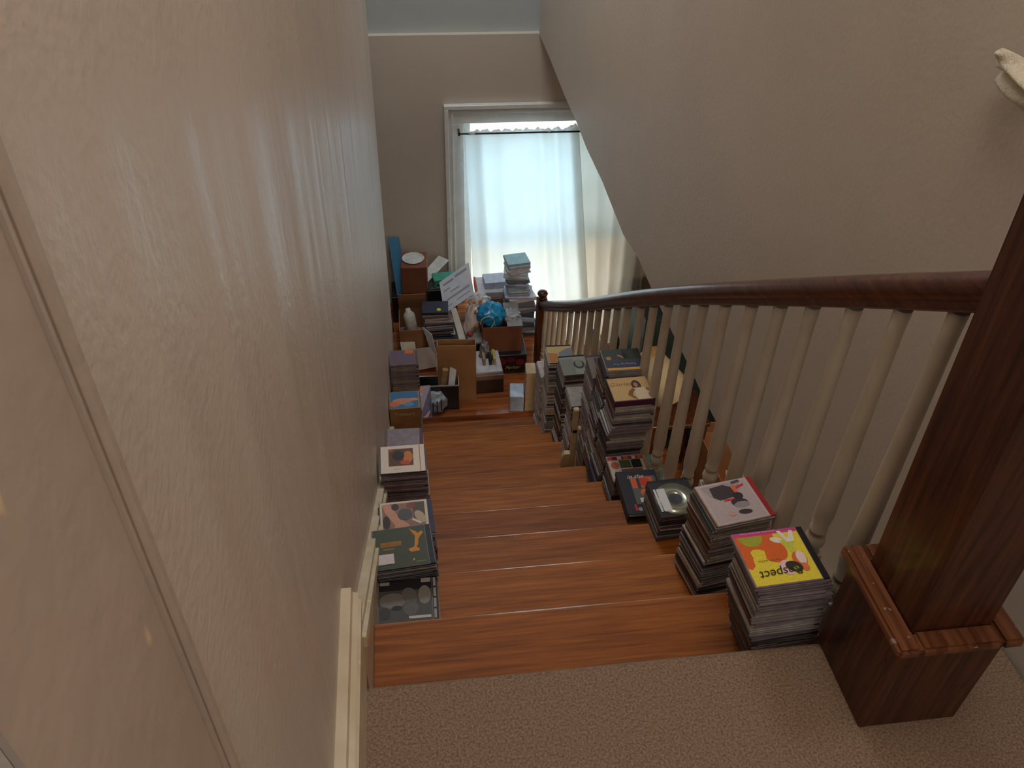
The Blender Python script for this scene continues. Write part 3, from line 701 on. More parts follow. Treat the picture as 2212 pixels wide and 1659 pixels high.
# ---- left side piles against the wall
t_, z_, k_ = stack(.090, .376, -2 * R, -.276, math.radians(-.6), ['cd'], 'under the black and white portrait cover', 83, palette=(1, 2))
t_['label'] = 'CD case with black and white face close-up, first by the left wall'; del t_['group']
hinge(t_, 'cd', (44, 42, 46))
cover(t_, 'cd', [(SQ, (84, 82, 80)), (rc(0, .74, 1, 1), (40, 38, 40)), (rc(.02, .88, .2, .96), (170, 164, 158)), (rc(.8, .9, .98, 1), (176, 170, 162)), (ell(.26, .5, .25, .18), (128, 124, 118)), (ell(.34, .32, .1, .06), (46, 46, 58)), (ell(.58, .6, .14, .2, rot=.3), (112, 108, 104)), (ell(.86, .6, .12, .22), (140, 134, 126)), (ell(.6, .3, .14, .18), (104, 100, 96)), (ell(.12, .22, .1, .14), (70, 68, 68)), (rc(.56, .06, .97, .12), (206, 202, 196))])
bm = bmn(); 
for q in range(4): box(bm, .0605, .0665, -.055 + q * .030, -.030 + q * .030, KIND['cd'][2] - .0004, KIND['cd'][2] + .0002)
new_obj('spine_title', bm, inkm((160, 158, 156)), t_)
t_, z_, k_ = stack(.085, .488, -3 * R, -.215, math.radians(4.4), ['cd'], 'under the green cover with orange figure', 89, base=(.098, .566), palette=(1, 0, 2))
t_['label'] = 'CD case with dark green cover, orange tree figure and white price sticker'; del t_['group']
hinge(t_, 'cd')
cover(t_, 'cd', [(SQ, (66, 72, 52)), ([(.70, .96), (.76, .90), (.82, .86), (.86, .80), (.94, .86), (.96, .80), (.86, .66), (.84, .52), (.80, .44), (.86, .40), (.84, .34), (.68, .34), (.64, .42), (.76, .46), (.78, .60), (.80, .74), (.74, .86)], (206, 132, 44)), (rc(.12, .54, .52, .66), (150, 104, 44)), (rc(.16, .46, .38, .49), (156, 104, 46)), (ell(.72, .14, .02, .03), (196, 130, 110)), (rc(.76, .06, .96, .09), (110, 116, 50))])
text(t_, 'Legendary', -.026, .0135, .0112, .0115, (176, 118, 46), rot=0)
bm = bmn(); box(bm, -.0715, -.024, -.048, -.018, KIND['cd'][2] + .0011, KIND['cd'][2] + .0016); new_obj('price_sticker', bm, inkm((206, 194, 196)), t_)
t_, z_, k_ = stack(.092, .680, -3 * R, -.330, math.radians(2), ['cd'], 'under the picture of hands by the wall', 97, base=(.095, .692), palette=(1, 2, 5), jit=.002)
t_['label'] = 'CD case with cream border and a picture of hands, behind the dark green one'; del t_['group']
cover(t_, 'cd', [(SQ, (216, 202, 178)), (rc(.04, .0, .95, .95), (150, 112, 96)), (rc(.70, .4, .95, .95), (84, 78, 66)), ([(.04, .95), (.2, .95), (.4, .5), (.6, .3), (.55, .0), (.2, .0), (.3, .3), (.1, .7)], (206, 150, 124)), (ell(.52, .6, .16, .18), (86, 84, 86)), (ell(.32, .84, .08, .1), (62, 50, 52)), (ell(.12, .4, .08, .2), (58, 46, 44)), (ell(.66, .86, .1, .09), (140, 70, 74)), (ell(.84, .5, .1, .2, rot=.4), (190, 168, 140)), ([(.66, .42), (.84, .28), (.86, .33), (.68, .48)], (222, 214, 204))])
t_, z_, k_ = stack(.082, 1.075, -5 * R, -.490, math.radians(.5), ['cd', 'double'], 'under the white framed square painting', 101, base=(.090, 1.10), palette=(1, 4, 2))
t_['label'] = 'white CD case with a square red and gold painting, by the left wall'; del t_['group']
cover(t_, 'cd', [(SQ, (222, 206, 190)), (rc(.18, .24, .74, .88), (96, 60, 36)), (ell(.62, .56, .11, .22), (196, 120, 52)), (ell(.40, .62, .14, .18), (44, 30, 24)), (ell(.56, .36, .12, .08), (190, 76, 40)), (ell(.24, .82, .05, .05), (170, 72, 50)), (rc(.88, 0, .90, 1), (176, 120, 108))], rect=(-.069, .069, -.060, .060))
text(t_, 'L o v e', -.018, -.044, .0112, .007, (160, 140, 124))
t_, z_, k_ = stack(.080, 1.375, -6 * R, -.84, math.radians(0), ['cd'], 'of dark cases behind the white cover', 103, palette=(2, 1, 2), jit=.002)
t_['label'] = 'dark glossy CD case just behind the white framed picture by the wall'; del t_['group']
t_, z_, k_ = stack(.078, 1.635, -7 * R, -.94, math.radians(-1), ['cd'], 'of dark cases before the blue box', 107, palette=(2, 1, 4), jit=.002)
t_['label'] = 'dark CD case in front of the blue picture box by the wall'; del t_['group']
t_, z_, k_ = stack(.078, 2.63, -11 * R, -1.30, math.radians(0), ['cd', 'double', 'double'], 'of purplish cases at the wall foot', 109, base=(.082, 2.63), palette=(4, 1, 0), ipal=(3, 2, 8, 0))
t_['label'] = 'purplish CD case with an orange sticker topping the pile at the foot of the wall'; del t_['group']
cover(t_, 'cd', [(SQ, (108, 92, 106)), (rc(.6, .75, .95, 1), (206, 112, 60))])

print('cases', NCASE[0])
#PART2
# ================================================================ things on the landing and below
def frame_of(A, B):
    """origin A, x along A->B on the level, y away from the viewer, z up"""
    d = Vector((B.x - A.x, B.y - A.y, 0)); L = d.length; d.normalize()
    rz = math.atan2(d.y, d.x)
    return rz, L
def placed(name, label, cat, A, B, group=None):
    rz, L = frame_of(A, B)
    c = (A + B) / 2
    return empty(name, (c.x, c.y, A.z), label, cat, rz, group), L
def slab(name, label, cat, A, B, h, d, m, group=None, bev=.003, art=None):
    """a closed box whose near bottom edge is A-B"""
    rz, L = frame_of(A, B); c = (A + B) / 2
    bm = bmn(); box(bm, -L / 2, L / 2, 0, d, 0, h, bev)
    o = new_obj(name, bm, m); o.location = (c.x, c.y, A.z); o.rotation_euler = (0, 0, rz)
    return tag(o, label, cat, group), L
def decal(par, pts, mats_rgb, name='print', loc=(0, 0, 0), rot=(0, 0, 0)):
    """flat print: pts = list of (polygon in metres, rgb)"""
    bm = bmn(); mats = []
    for i, (P, rgb) in enumerate(pts):
        m = inkm(rgb)
        if m not in mats: mats.append(m)
        poly(bm, P, i * .0001, mats.index(m))
    me = bpy.data.meshes.new(name); bm.to_mesh(me); bm.free()
    for m in mats: me.materials.append(m)
    o = bpy.data.objects.new(name, me); C.objects.link(o); o.parent = par; o.location = loc; o.rotation_euler = rot; return o
def carton(name, label, A, B, h, d, m, flaps=(), inner=None, group=None, cat='cardboard box'):
    """open box: walls and bottom, flaps = (side, angle from vertical in degrees, length)"""
    t_, L = placed(name, label, cat, A, B, group); w_ = .004
    bm = bmn(); x = L / 2
    box(bm, -x, x, 0, d, 0, w_)
    box(bm, -x, x, 0, w_, w_, h); box(bm, -x, x, d - w_, d, w_, h); box(bm, -x, -x + w_, w_, d - w_, w_, h); box(bm, x - w_, x, w_, d - w_, w_, h)
    new_obj('box_body', bm, m, t_)
    for side, ang, ln_ in flaps:
        bm = bmn(); a = math.radians(ang)
        box(bm, (-x if side in 'nf' else -d / 2), (x if side in 'nf' else d / 2), -w_, 0, .0005, ln_)
        o = new_obj('flap', bm, m, t_)
        if side == 'n': o.location = (0, w_, h); o.rotation_euler = (a, 0, 0)
        if side == 'f': o.location = (0, d - w_, h); o.rotation_euler = (-a, 0, PI) if False else (a, 0, PI)
        if side == 'l': o.location = (-x + w_, d / 2, h); o.rotation_euler = (a, 0, -PI / 2)
        if side == 'r': o.location = (x - w_, d / 2, h); o.rotation_euler = (a, 0, PI / 2)
    return t_
def sheet(name, label, cat, c4, th, m, group=None, prints=None):
    bm = bmn(); plate(bm, c4, th); o = new_obj(name, bm, m); return tag(o, label, cat, group)

# --- cardboard panel box standing at the foot of the stairs
A, B = PZ(948, 866, ZL), PZ(1029, 864, ZL)
t_ = carton('cardboard_box', 'tall flat brown cardboard box standing at the foot of the stairs', A, B, .40, .10, M_CARD2, flaps=(('n', -4, .025),))
# --- crate at left with tube and papers
A, B = PZ(893, 888, ZL), PZ(992, 884, ZL)
cr_ = carton('storage_bin', 'black bin with pale rim holding a kraft tube, left of the tall cardboard', A, B, .19, .095, M_DARK, cat='bin')
bm = bmn(); L = (B - A).length; x = L / 2
for a in ((-x - .003, x + .003, -.003, .002), (-x - .003, x + .003, .093, .098), (-x - .003, -x + .002, .002, .093), (x - .002, x + .003, .002, .093)): box(bm, a[0], a[1], a[2], a[3], .186, .194)
new_obj('rim', bm, mat('rim_pale', (176, 176, 178), .4), cr_)
dd = (B - A).normalized(); nn = Vector((-dd.y, dd.x, 0))
def inbin(u, v, z): return A + dd * u + nn * v + Vector((0, 0, z))
bm = bmn(); tube(bm, [inbin(L * .60, .03, .03), inbin(L * .73, .06, .27)], .019, 16)
tag(new_obj('kraft_tube', bm, mat('kraft', (182, 148, 98), .7)), 'rolled tan kraft tube sticking out of the black bin', 'paper tube')
bm = bmn(); plate(bm, [inbin(L * .74, .010, .08), inbin(L * .88, .010, .09), inbin(L * .965, .085, .25), inbin(L * .83, .085, .27)], .003)
tag(new_obj('paper_sheet', bm, M_PAPER), 'white printed paper sheet beside the tan tube in the black bin', 'paper')
bm = bmn(); box(bm, .012, L * .5, .012, .08, .005, .12, .003); 
for v in bm.verts: v.co = inbin(v.co.x, v.co.y, v.co.z)
tag(new_obj('dark_folder', bm, M_DGREEN), 'dark green folder lying in the black bin under the papers', 'folder')
# wide pale cardboard flap board leaning behind
sheet('cardboard_sheet', 'pale cardboard sheet with torn brown marks leaning over the purple cases', 'cardboard', [PY(872, 806, 3.42), PY(944, 792, 3.42), PY(938, 748, 3.50), PY(870, 757, 3.50)], .004, mat('card_pale', (170, 150, 136), .85, .05, 6))
sheet('cardboard_strip', 'narrow pale cardboard strip leaning diagonally over the black bin', 'cardboard', [PY(953, 842, 3.20), PY(959, 842, 3.20), PY(945, 768, 3.38), PY(938, 770, 3.38)], .004, mat('card_pale', (170, 150, 136)))
sheet('paper_board', 'stiff white sheet sticking up in front of the orange brown box', 'paper', [PY(927, 748, 3.45), PY(944, 771, 3.36), PY(932, 722, 3.42), PY(912, 706, 3.55)], .003, M_PAPER)
sheet('cream_card', 'cream card leaning at the far left beside the wall end', 'card', [PY(870, 772, 3.55), PY(900, 770, 3.55), PY(896, 738, 3.62), PY(864, 739, 3.62)], .006, mat('cream_card_m', (198, 188, 160), .7))
# --- box with bottle
A, B = PZ(866, 765, ZL), PZ(926, 762, ZL)
z1 = .19
t_ = carton('cardboard_box', 'orange brown open cardboard box with a white bottle, left by the wall end', A, B, z1, .26, M_CARD, flaps=(('f', -12, .13),))
ctr = (A + B) / 2
bm = bmn(); lathe(bm, [(.034, 0), (.038, .01), (.038, .12), (.034, .14), (.018, .155), (.016, .175)], (0, 0, 0), 24)
o = new_obj('bottle', bm, mat('bottle_white', (206, 200, 184), .45), smooth=True); o.location = (ctr.x - .005, ctr.y + .10, ZL + .10); o.rotation_euler = (math.radians(-12), math.radians(-8), 0)
tag(o, 'white plastic bottle lying upright in the orange brown box', 'bottle')
for i, (dx, dy, m_, lb) in enumerate(((-.05, .12, CASE[4], 'mauve'), (.055, .12, INLAY[4], 'tan'))):
    bm = bbox(-.035, .035, -.06, .06, 0, .09, .003); o = new_obj('small_packet', bm, m_); o.location = (ctr.x + dx, ctr.y + dy, ZL + .0045); o.rotation_euler = (0, 0, .1 + i)
    tag(o, lb + ' packet beside the white bottle in the orange brown box', 'packet')
# --- brown box at the far left with plate
A, B = PZ(878, 700, ZL), PZ(932, 698, ZL); A = Vector((.075, 3.93, ZL)); B = Vector((.245, 3.92, ZL))
h_ = PY(900, 577, 3.93).z - ZL
o, L = slab('cardboard_box', 'closed brown cardboard box at the back wall with a round lid on top', 'cardboard box', A, B, h_, .20, M_CARD3)
bm = bmn(); lathe(bm, [(.001, 0), (.066, 0), (.074, .010), (.070, .012), (.058, .006), (.001, .006)], (0, 0, 0), 36)
o2 = new_obj('round_lid', bm, mat('lid_white', (206, 208, 202), .4), smooth=False); o2.location = ((A.x + B.x) / 2, 4.03, ZL + h_ + .001); tag(o2, 'round white plate lid on the brown box by the back wall', 'lid')
# --- blue long box leaning at the corner
sheet('blue_box', 'tall narrow blue cardboard box leaning in the far left corner', 'box', [PY(858, 640, 4.02), PY(882, 634, 4.02), PY(860, 512, 4.20), PY(838, 514, 4.20)], .035, mat('blue_card', (62, 128, 168), .5, .06, 7))
o = bpy.data.objects['blue_box']
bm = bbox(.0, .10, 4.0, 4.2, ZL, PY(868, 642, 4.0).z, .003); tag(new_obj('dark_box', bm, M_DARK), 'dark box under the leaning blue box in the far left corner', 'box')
# --- piece of trash bag at the wall end
bm = bmn(); blob(bm, (-.10, 3.72, ZL + .20), (.10, .10, .20), 5, .2, 4, 3); tag(new_obj('dark_bag', bm, mat('bag_dark', (58, 66, 66), .35, .1, 12), smooth=True), 'dark shiny bag stuffed behind the end of the left wall', 'bag')
# --- central pile of dvd cases and books
sx_, sy_ = .27, 3.60
def pile(x, y, z, items, group, rz0=0, rnd=random.Random(5)):
    for (nm, w_, d_, h_, m_, lb, cat, pages) in items:
        r_ = rz0 + rnd.uniform(-.06, .06)
        if pages:
            t_ = empty(nm, (x + rnd.uniform(-.006, .006), y + rnd.uniform(-.008, .008), z), lb, cat, r_, group)
            bm = bmn(); box(bm, -w_ / 2, w_ / 2, -d_ / 2, d_ / 2, 0, .0018); box(bm, -w_ / 2, w_ / 2, -d_ / 2, d_ / 2, h_ - .0018, h_); box(bm, -w_ / 2, w_ / 2, d_ / 2 - .002, d_ / 2, .0018, h_ - .0018)
            new_obj('book_cover', bm, m_, t_)
            new_obj('page_block', bbox(-w_ / 2 + .003, w_ / 2 - .003, -d_ / 2 + .002, d_ / 2 - .0025, .002, h_ - .002), mat('pages', (200, 182, 142), .8, .12, 300), t_)
        else:
            o = new_obj(nm, bbox(-w_ / 2, w_ / 2, -d_ / 2, d_ / 2, 0, h_ - .0003, .002), m_); o.location = (x + rnd.uniform(-.006, .006), y + rnd.uniform(-.008, .008), z); o.rotation_euler = (0, 0, r_)
            tag(o, lb, cat, group)
        z += h_
    return z
GREY = mat('book_grey', (118, 112, 114), .5); MAUV = mat('book_mauve', (112, 98, 104), .5); NAV = mat('book_navy', (46, 48, 66), .45)
BRN = mat('book_brown', (118, 78, 58), .6); CRM = mat('book_cream', (190, 176, 146), .6)
grp = 'books and cases in the middle of the landing'
z = pile(.33, 3.60, ZL, [
    ('flat_box', .24, .17, .055, GREY, 'grey flat box at the bottom of the middle landing pile', 'box', False),
    ('hardcover_book', .19, .15, .030, BRN, 'book with tan page edges at the bottom of the middle pile', 'book', True)], None)
z = pile(.325, 3.66, z, [
    ('hardcover_book', .19, .15, .022, NAV, 'lower dark book with cream page edges in the middle pile', 'book', True),
    ('paperback_book', .19, .15, .006, NAV, 'very thin dark booklet between two cream edged books', 'booklet', False),
    ('hardcover_book', .18, .15, .026, NAV, 'upper dark book with cream page edges in the middle pile', 'book', True)], None)
z = pile(.30, 3.68, z, [('dvd_case', .19, .136, .0145, c_, 'dark or mauve DVD case in the leaning middle pile on the landing', 'DVD case', False) for c_ in (CASE[5], CASE[4], CASE[1], CASE[5], CASE[4], CASE[1], CASE[2], CASE[4])], grp)
z = pile(.285, 3.70, z, [('paperback_book', .17, .13, .02, BRN, 'brown paperback above the dark cases of the middle pile', 'book', True), ('paperback_book', .17, .13, .02, MAUV, 'mauve paperback on top of the middle landing pile', 'book', False), ('paperback_book', .17, .13, .024, NAV, 'navy paperback under the mauve one in the middle pile', 'book', False)], None)
bm = bmn(); lathe(bm, [(.0001, 0), (.014, 0), (.014, .004), (.0001, .004)], (0, 0, 0), 20); o = new_obj('yellow_cap', bm, inkm((206, 200, 40))); o.location = (.305, 3.66, z + .0005); tag(o, 'small round yellow cap on top of the middle pile', 'cap')
zmid = z
# scissors like green handle and green packet on the pile behind
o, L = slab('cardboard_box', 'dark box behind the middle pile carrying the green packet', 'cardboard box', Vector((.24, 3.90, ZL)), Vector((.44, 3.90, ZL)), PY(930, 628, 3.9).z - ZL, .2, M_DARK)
zt = PY(930, 628, 3.9).z
bm = bmn(); box(bm, -.075, .075, -.05, .05, 0, .03, .004); o = new_obj('green_packet', bm, mat('green_packet_m', (64, 150, 122), .5)); o.location = (.36, 4.03, zt + .001); o.rotation_euler = (0, 0, .1); tag(o, 'sea green packet in front of the long white board', 'packet')
t_ = empty('scissors', (.33, 3.945, zt + .001), 'dark green handled scissors lying in front of the green packet', 'scissors')
bm = bmn(); sweep(bm, [Vector((.035 * math.cos(a), .02 * math.sin(a), .006)) for a in [k * 2 * PI / 16 for k in range(17)]], circ(.005, 6)); new_obj('handle', bm, mat('scissor_green', (40, 110, 96), .35), t_)
bm = bmn(); box(bm, -.06, .06, -.028, -.022, .002, .006); new_obj('blade', bm, mat('steel', (150, 158, 160), .3, metal=.8), t_)
sheet('white_board', 'long white board with rounded end leaning up behind the green packet', 'board', [PY(898, 607, 3.98), PY(918, 616, 3.98), PY(970, 562, 4.2), PY(948, 552, 4.2)], .018, mat('board_white', (204, 200, 190), .5))
# --- big white envelope
_a, _b, _d = PY(960, 678, 3.70), PY(1024, 634, 3.76), PY(949, 610, 3.92)
EQ = [_a, _b, _b + _d - _a, _d]
bm = bmn(); plate(bm, EQ, .005)
o = new_obj('white_envelope', bm, mat('envelope', (198, 200, 208), .6, .04, 20)); tag(o, 'large pale envelope with printed address leaning in the middle of the heap', 'envelope')
def on_quad(c, u, v): return (c[0] * (1 - u) + c[1] * u) * (1 - v) + (c[3] * (1 - u) + c[2] * u) * v
Q = EQ
nq = (Q[1] - Q[0]).cross(Q[3] - Q[0]).normalized()
if nq.dot(CAM - Q[0]) < 0: nq = -nq
bm = bmn()
for (u0, v0, u1, v1) in ((.1, .80, .45, .86), (.5, .82, .9, .90), (.08, .62, .3, .66), (.3, .48, .6, .52), (.15, .30, .9, .36), (.45, .14, .9, .17), (.1, .12, .3, .15)):
    vs = [bm.verts.new(on_quad(Q, a, b) + nq * .0012) for a, b in ((u0, v0), (u1, v0), (u1, v1), (u0, v1))]; bm.faces.new(vs)
pr_ = new_obj('printed_lines', bm, inkm((146, 150, 166))); pr_.parent = o
# white and navy packet strips right under it
sheet('white_folder', 'white folder with navy edge wedged between envelope and dark cases', 'folder', [PY(975, 722, 3.60), PY(984, 722, 3.60), PY(976, 668, 3.74), PY(956, 668, 3.74)], .01, M_PAPER)
sheet('white_magazine', 'white magazines standing on edge right of the book pile', 'magazine', [PY(992, 735, 3.52), PY(1006, 732, 3.52), PY(985, 664, 3.70), PY(974, 668, 3.70)], .02, mat('mag_white', (214, 206, 190), .6))
# --- bags
def bag(name, label, c, r, rgb, seed, amp=.3, fr=3.0, rough=.3, dots=None, rot=(0, 0, 0), tr_=0):
    bm = bmn(); blob(bm, (0, 0, 0), r, seed, amp, fr, 4)
    m = mat(name + '_film', rgb, rough, .12, 9, bump=.6, bscale=30, coat=.3)
    o = new_obj(name, bm, m, smooth=True); o.location = c; o.rotation_euler = rot
    return tag(o, label, 'plastic bag')
bd = bag('dotted_bag', 'pale plastic bag with orange dots hanging down in the middle of the heap', PY(1024, 690, 3.62), (.060, .065, .135), (204, 184, 172), 3, .22, 2.5, rot=(math.radians(-38), math.radians(18), 0))
bm = bmn()
for (a, b_) in ((0.4, .5), (-.3, .3), (.5, -.1), (-.1, -.3), (.1, .8), (-.5, .7)):
    p = Vector((.062 * a, -.07 * math.sqrt(max(0, 1 - a * a - b_ * b_ * .9)) * 1.08, .15 * b_))
    rr = bmesh.ops.create_icosphere(bm, subdivisions=2, radius=.011)
    for v in rr['verts']: v.co = Vector((v.co.x, v.co.y * .35, v.co.z * 1.1)) + p
od = new_obj('orange_dots', bm, inkm((222, 140, 52)), bd)
bb = bag('blue_bag', 'crumpled bright blue plastic bag on the right cardboard box', PY(1060, 683, 3.50) + Vector((0, 0, .015)), (.084, .075, .078), (30, 150, 206), 7, .35, 3.5)
bm = bmn(); sweep(bm, [Vector((-.03 + .0 * k, -.075 - .006 * math.sin(k), 0)) + Vector((.045 * math.cos(a), -.01, .045 * math.sin(a))) for k, a in enumerate([math.radians(d) for d in (200, 150, 110, 70, 30, 0, -30, -60)])], circ(.0028, 6))
new_obj('drawstring', bm, mat('string_cream', (206, 196, 160), .6), bb)
bag('white_bag', 'white wrinkled plastic bag behind the dotted bag', PY(1035, 650, 3.75), (.07, .06, .06), (212, 212, 214), 13, .3, 3)
bag('clear_bag', 'clear greyish plastic bag on top of the right cardboard box', PY(1104, 682, 3.52), (.060, .07, .035), (166, 166, 170), 17, .3, 4, rough=.15)
bag('grey_bag', 'grey crumpled bag hanging between tall cardboard and right box', PY(1047, 770, 3.36), (.035, .05, .115), (120, 114, 116), 19, .3, 3)
# --- right cardboard box on the black and red box
A, B = PZ(1092, 822, ZL), PZ(1146, 818, ZL)
A = PZ(1058, 826, ZL) ; A.x = .60
A = Vector((.60, 3.36, ZL)); B = Vector((.845, 3.36, ZL)); hb = .15
o, L = slab('game_box', 'black box with red pictures and gold script under the right cardboard box', 'box', A, B, hb, .30, M_DARK)
decal(o, [([(-L / 2 + .01, .02), (L / 2 - .01, .02), (L / 2 - .01, .14), (-L / 2 + .01, .14)], (34, 26, 30)), (ell(-.06, .10, .05, .035), (120, 26, 36)), (ell(.08, .09, .03, .025), (130, 30, 44)), (ell(.02, .11, .03, .02), (96, 24, 34))], None, loc=(0, -.0006, 0), rot=(PI / 2, 0, 0))
text(o, 'Parker', .03, -.0014, .05, .036, (176, 150, 96), thick=.0003, shear=.4, tilt=(PI / 2, 0, 0))
A = Vector((.565, 3.40, ZL + hb + .001)); B = Vector((.815, 3.40, ZL + hb + .001))
zz = PY(1100, 706, 3.40).z
t_ = carton('cardboard_box', 'reddish brown cardboard box on the black box, blue bag on top', A, B, zz - A.z, .26, M_CARD3, flaps=())
L = .25
new_obj('box_lid', bbox(.03, L / 2 + .002, -.002, .262, zz - A.z + .001, zz - A.z + .006), mat('tape_grey', (140, 134, 130), .4), t_)
# --- wide flat boxes right of the tall cardboard
A, B = Vector((.40, 3.17, ZL)), Vector((.675, 3.18, ZL))
o, L = slab('wooden_box', 'low dark brown wooden box with white boards on top at the stair foot', 'box', A, B, .105, .24, mat('dark_wood_box', (70, 44, 34), .6))
o, L = slab('brown_board', 'flat brown cardboard box lying on the low dark box', 'cardboard box', A + Vector((0, .0, .106)), B + Vector((.0, 0, .106)), .035, .25, mat('board_brown', (150, 118, 100), .7))
o, L = slab('white_board_box', 'flat white box on top of the low brown boxes at the stair foot', 'box', A + Vector((.01, .01, .142)), B + Vector((-.005, .01, .142)), .022, .22, mat('white_box_m', (200, 200, 208), .5))
for i, (x_, lb, m_) in enumerate(((.56, 'tan', INLAY[4]), (.60, 'dark', INLAY[7]), (.625, 'yellowish', mat('yel', (196, 170, 90), .6)))):
    o = new_obj('small_book', bbox(-.009, .009, -.05, .05, 0, .05, .002), m_); o.location = (x_, 3.30, ZL + .165); tag(o, lb + ' small book standing on the flat white box', 'book')
# open book on dark case between the bags
bm = bmn(); plate(bm, [PY(1012, 742, 3.42), PY(1056, 738, 3.42), PY(1048, 716, 3.52), PY(1010, 722, 3.52)], .012); tag(new_obj('open_tray', bm, mat('tray_grey', (140, 136, 134), .5)), 'grey tray with white corner below the dotted bag', 'tray')
bm = bmn(); blob(bm, PY(1015, 722, 3.44), (.022, .02, .018), 2, .15, 3, 2); tag(new_obj('red_ball', bm, inkm((140, 52, 48)), smooth=True), 'small dull red ball on the grey tray', 'ball')
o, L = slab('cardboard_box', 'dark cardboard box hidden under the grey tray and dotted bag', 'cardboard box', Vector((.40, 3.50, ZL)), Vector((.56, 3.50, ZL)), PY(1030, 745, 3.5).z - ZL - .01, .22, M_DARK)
# --- book pile at the back, behind the blue bag
zb2 = PY(1070, 668, 3.90).z
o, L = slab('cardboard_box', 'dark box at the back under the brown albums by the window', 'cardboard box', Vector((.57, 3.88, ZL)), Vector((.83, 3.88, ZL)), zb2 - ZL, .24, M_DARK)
z = pile(.70, 3.99, zb2 + .0005, [
    ('brown_album', .24, .20, .05, mat('album_dark', (104, 88, 66), .6), 'thick olive brown album under the tan album by the window', 'album', False),
    ('brown_album', .235, .20, .045, mat('album_tan', (150, 116, 88), .6), 'tan album in the pile in front of the left curtain', 'album', False)], None)
t_ = empty('ring_binder', (.69, 4.0, z), 'white binder with red spine under the pale box by the window', 'binder')
new_obj('binder_board', bbox(-.11, .12, -.10, .10, 0, .045, .003), mat('binder_white', (206, 202, 208), .5), t_); new_obj('binder_spine', bbox(-.122, -.111, -.10, .10, 0, .05, .002), inkm((196, 70, 66)), t_)
z += .051
o = new_obj('pale_box', bbox(-.072, .072, -.06, .06, 0, .05, .003), mat('pale_box_m', (190, 196, 214), .5)); o.location = (.70, 4.0, z - .005); o.rotation_euler = (0, 0, .06); tag(o, 'small pale lilac box on top of the binder, against the glowing curtain', 'box')
# --- tall leaning tower behind the newel
rnd = random.Random(77); z = ZL; top = PY(1126, 552, 3.86).z
TC = [mat('tower_' + n, c, .45) for n, c in (('lilac', (178, 182, 204)), ('white', (214, 216, 222)), ('grey', (118, 124, 138)), ('slate', (70, 78, 96)), ('aqua', (150, 186, 190)), ('dark', (46, 48, 58)))]
i = 0
while z < top - .03:
    u = (z - ZL) / (top - ZL); big = u < .55
    h_ = rnd.choice((.0145, .022, .03)) if big else rnd.choice((.0104, .0145, .0235))
    w_, d_ = (.19, .15) if big else (.142, .125)
    m_ = rnd.choice((TC[2], TC[3], TC[5], TC[0])) if u < .4 else rnd.choice((TC[0], TC[1], TC[1], TC[4], TC[2]))
    o = new_obj('media_case', bbox(-w_ / 2, w_ / 2, -d_ / 2, d_ / 2, 0, h_ - .0004, .0015), m_)
    o.location = (.875 - .055 * u + rnd.uniform(-.012, .012) , 3.83 + .0 * u + rnd.uniform(-.01, .01), z); o.rotation_euler = (0, 0, rnd.uniform(-.22, .22))
    tag(o, 'disc or video case in the tall leaning tower behind the lower newel post', 'media case', 'cases in the tower by the window'); z += h_; i += 1
o = new_obj('media_case', bbox(-.075, .075, -.065, .065, 0, .018, .0015), TC[4]); o.location = (.83, 3.84, z); o.rotation_euler = (0, 0, .15); tag(o, 'pale aqua case crowning the tall tower in front of the window', 'media case')

# --- blue and orange picture box on the left, and things beside the left pile
zb3 = -9 * R
t_ = empty('picture_box', (.074, 2.185, zb3), 'thick box with blue and orange picture on top by the left wall', 'box')
hh = -1.205 - zb3
new_obj('box_body', bbox(-.070, .073, -.062, .062, 0, hh, .002), mat('pic_box', (156, 118, 78), .5), t_)
decal(t_, [([(-.065, -.058), (.065, -.058), (.065, .058), (-.065, .058)], (62, 112, 152)), (ell(-.01, -.01, .045, .022), (196, 130, 104)), (ell(-.045, -.03, .025, .02), (190, 112, 86)), (ell(.04, .0, .028, .010), (206, 140, 112)), (ell(.02, -.035, .025, .015), (96, 140, 168))], None, loc=(0, 0, hh + .0004))
text(t_, 'Treasury', 0, -.0625, hh - .035, .027, (214, 196, 150), thick=.0003, tilt=(PI / 2, 0, 0))
# magazine and bag by the purple pile
zt = -11 * R
sheet('magazine', 'purple and orange magazine leaning beside the purplish case pile', 'magazine', [PY(906, 905, 2.78), PY(934, 902, 2.80), PY(930, 832, 2.98), PY(903, 834, 2.98)], .004, mat('mag_purple', (104, 84, 104), .4))
Qm = [PY(906, 905, 2.78), PY(934, 902, 2.80), PY(930, 832, 2.98), PY(903, 834, 2.98)]
nm_ = (Qm[1] - Qm[0]).cross(Qm[3] - Qm[0]).normalized()
if nm_.dot(CAM - Qm[0]) < 0: nm_ = -nm_
bm = bmn()
def mq(P, mi, lift):
    vs = [bm.verts.new(on_quad(Qm, a, b) + nm_ * lift) for a, b in P]; f = bm.faces.new(vs); f.material_index = mi
mq(ell(.5, .3, .38, .28), 0, .001); mq(rc(.0, .84, .6, .95), 1, .001); mq(rc(.1, .66, .75, .76), 2, .0015); mq([(.6, .3), (1, .6), (1, .1), (.8, 0)], 3, .0012)
op = new_obj('cover_print', bm, [inkm((206, 150, 122)), inkm((214, 120, 56)), inkm((206, 190, 206)), inkm((60, 60, 96))]); op.parent = bpy.data.objects['magazine']
bw = bag('white_carrier_bag', 'white and blue carrier bag slumped on the landing beside the purple magazine', (.245, 3.055, ZL + .075), (.070, .060, .085), (196, 206, 216), 29, .25, 2.6)
bm = bmn()
for k, (a, b_) in enumerate(((-.02, .01), (.005, .0), (.03, -.01))): box(bm, a - .004, a + .004, -.066, -.058, -.05 + .01 * k, .03 + .01 * k)
new_obj('bag_print', bm, inkm((60, 84, 120)), bw)
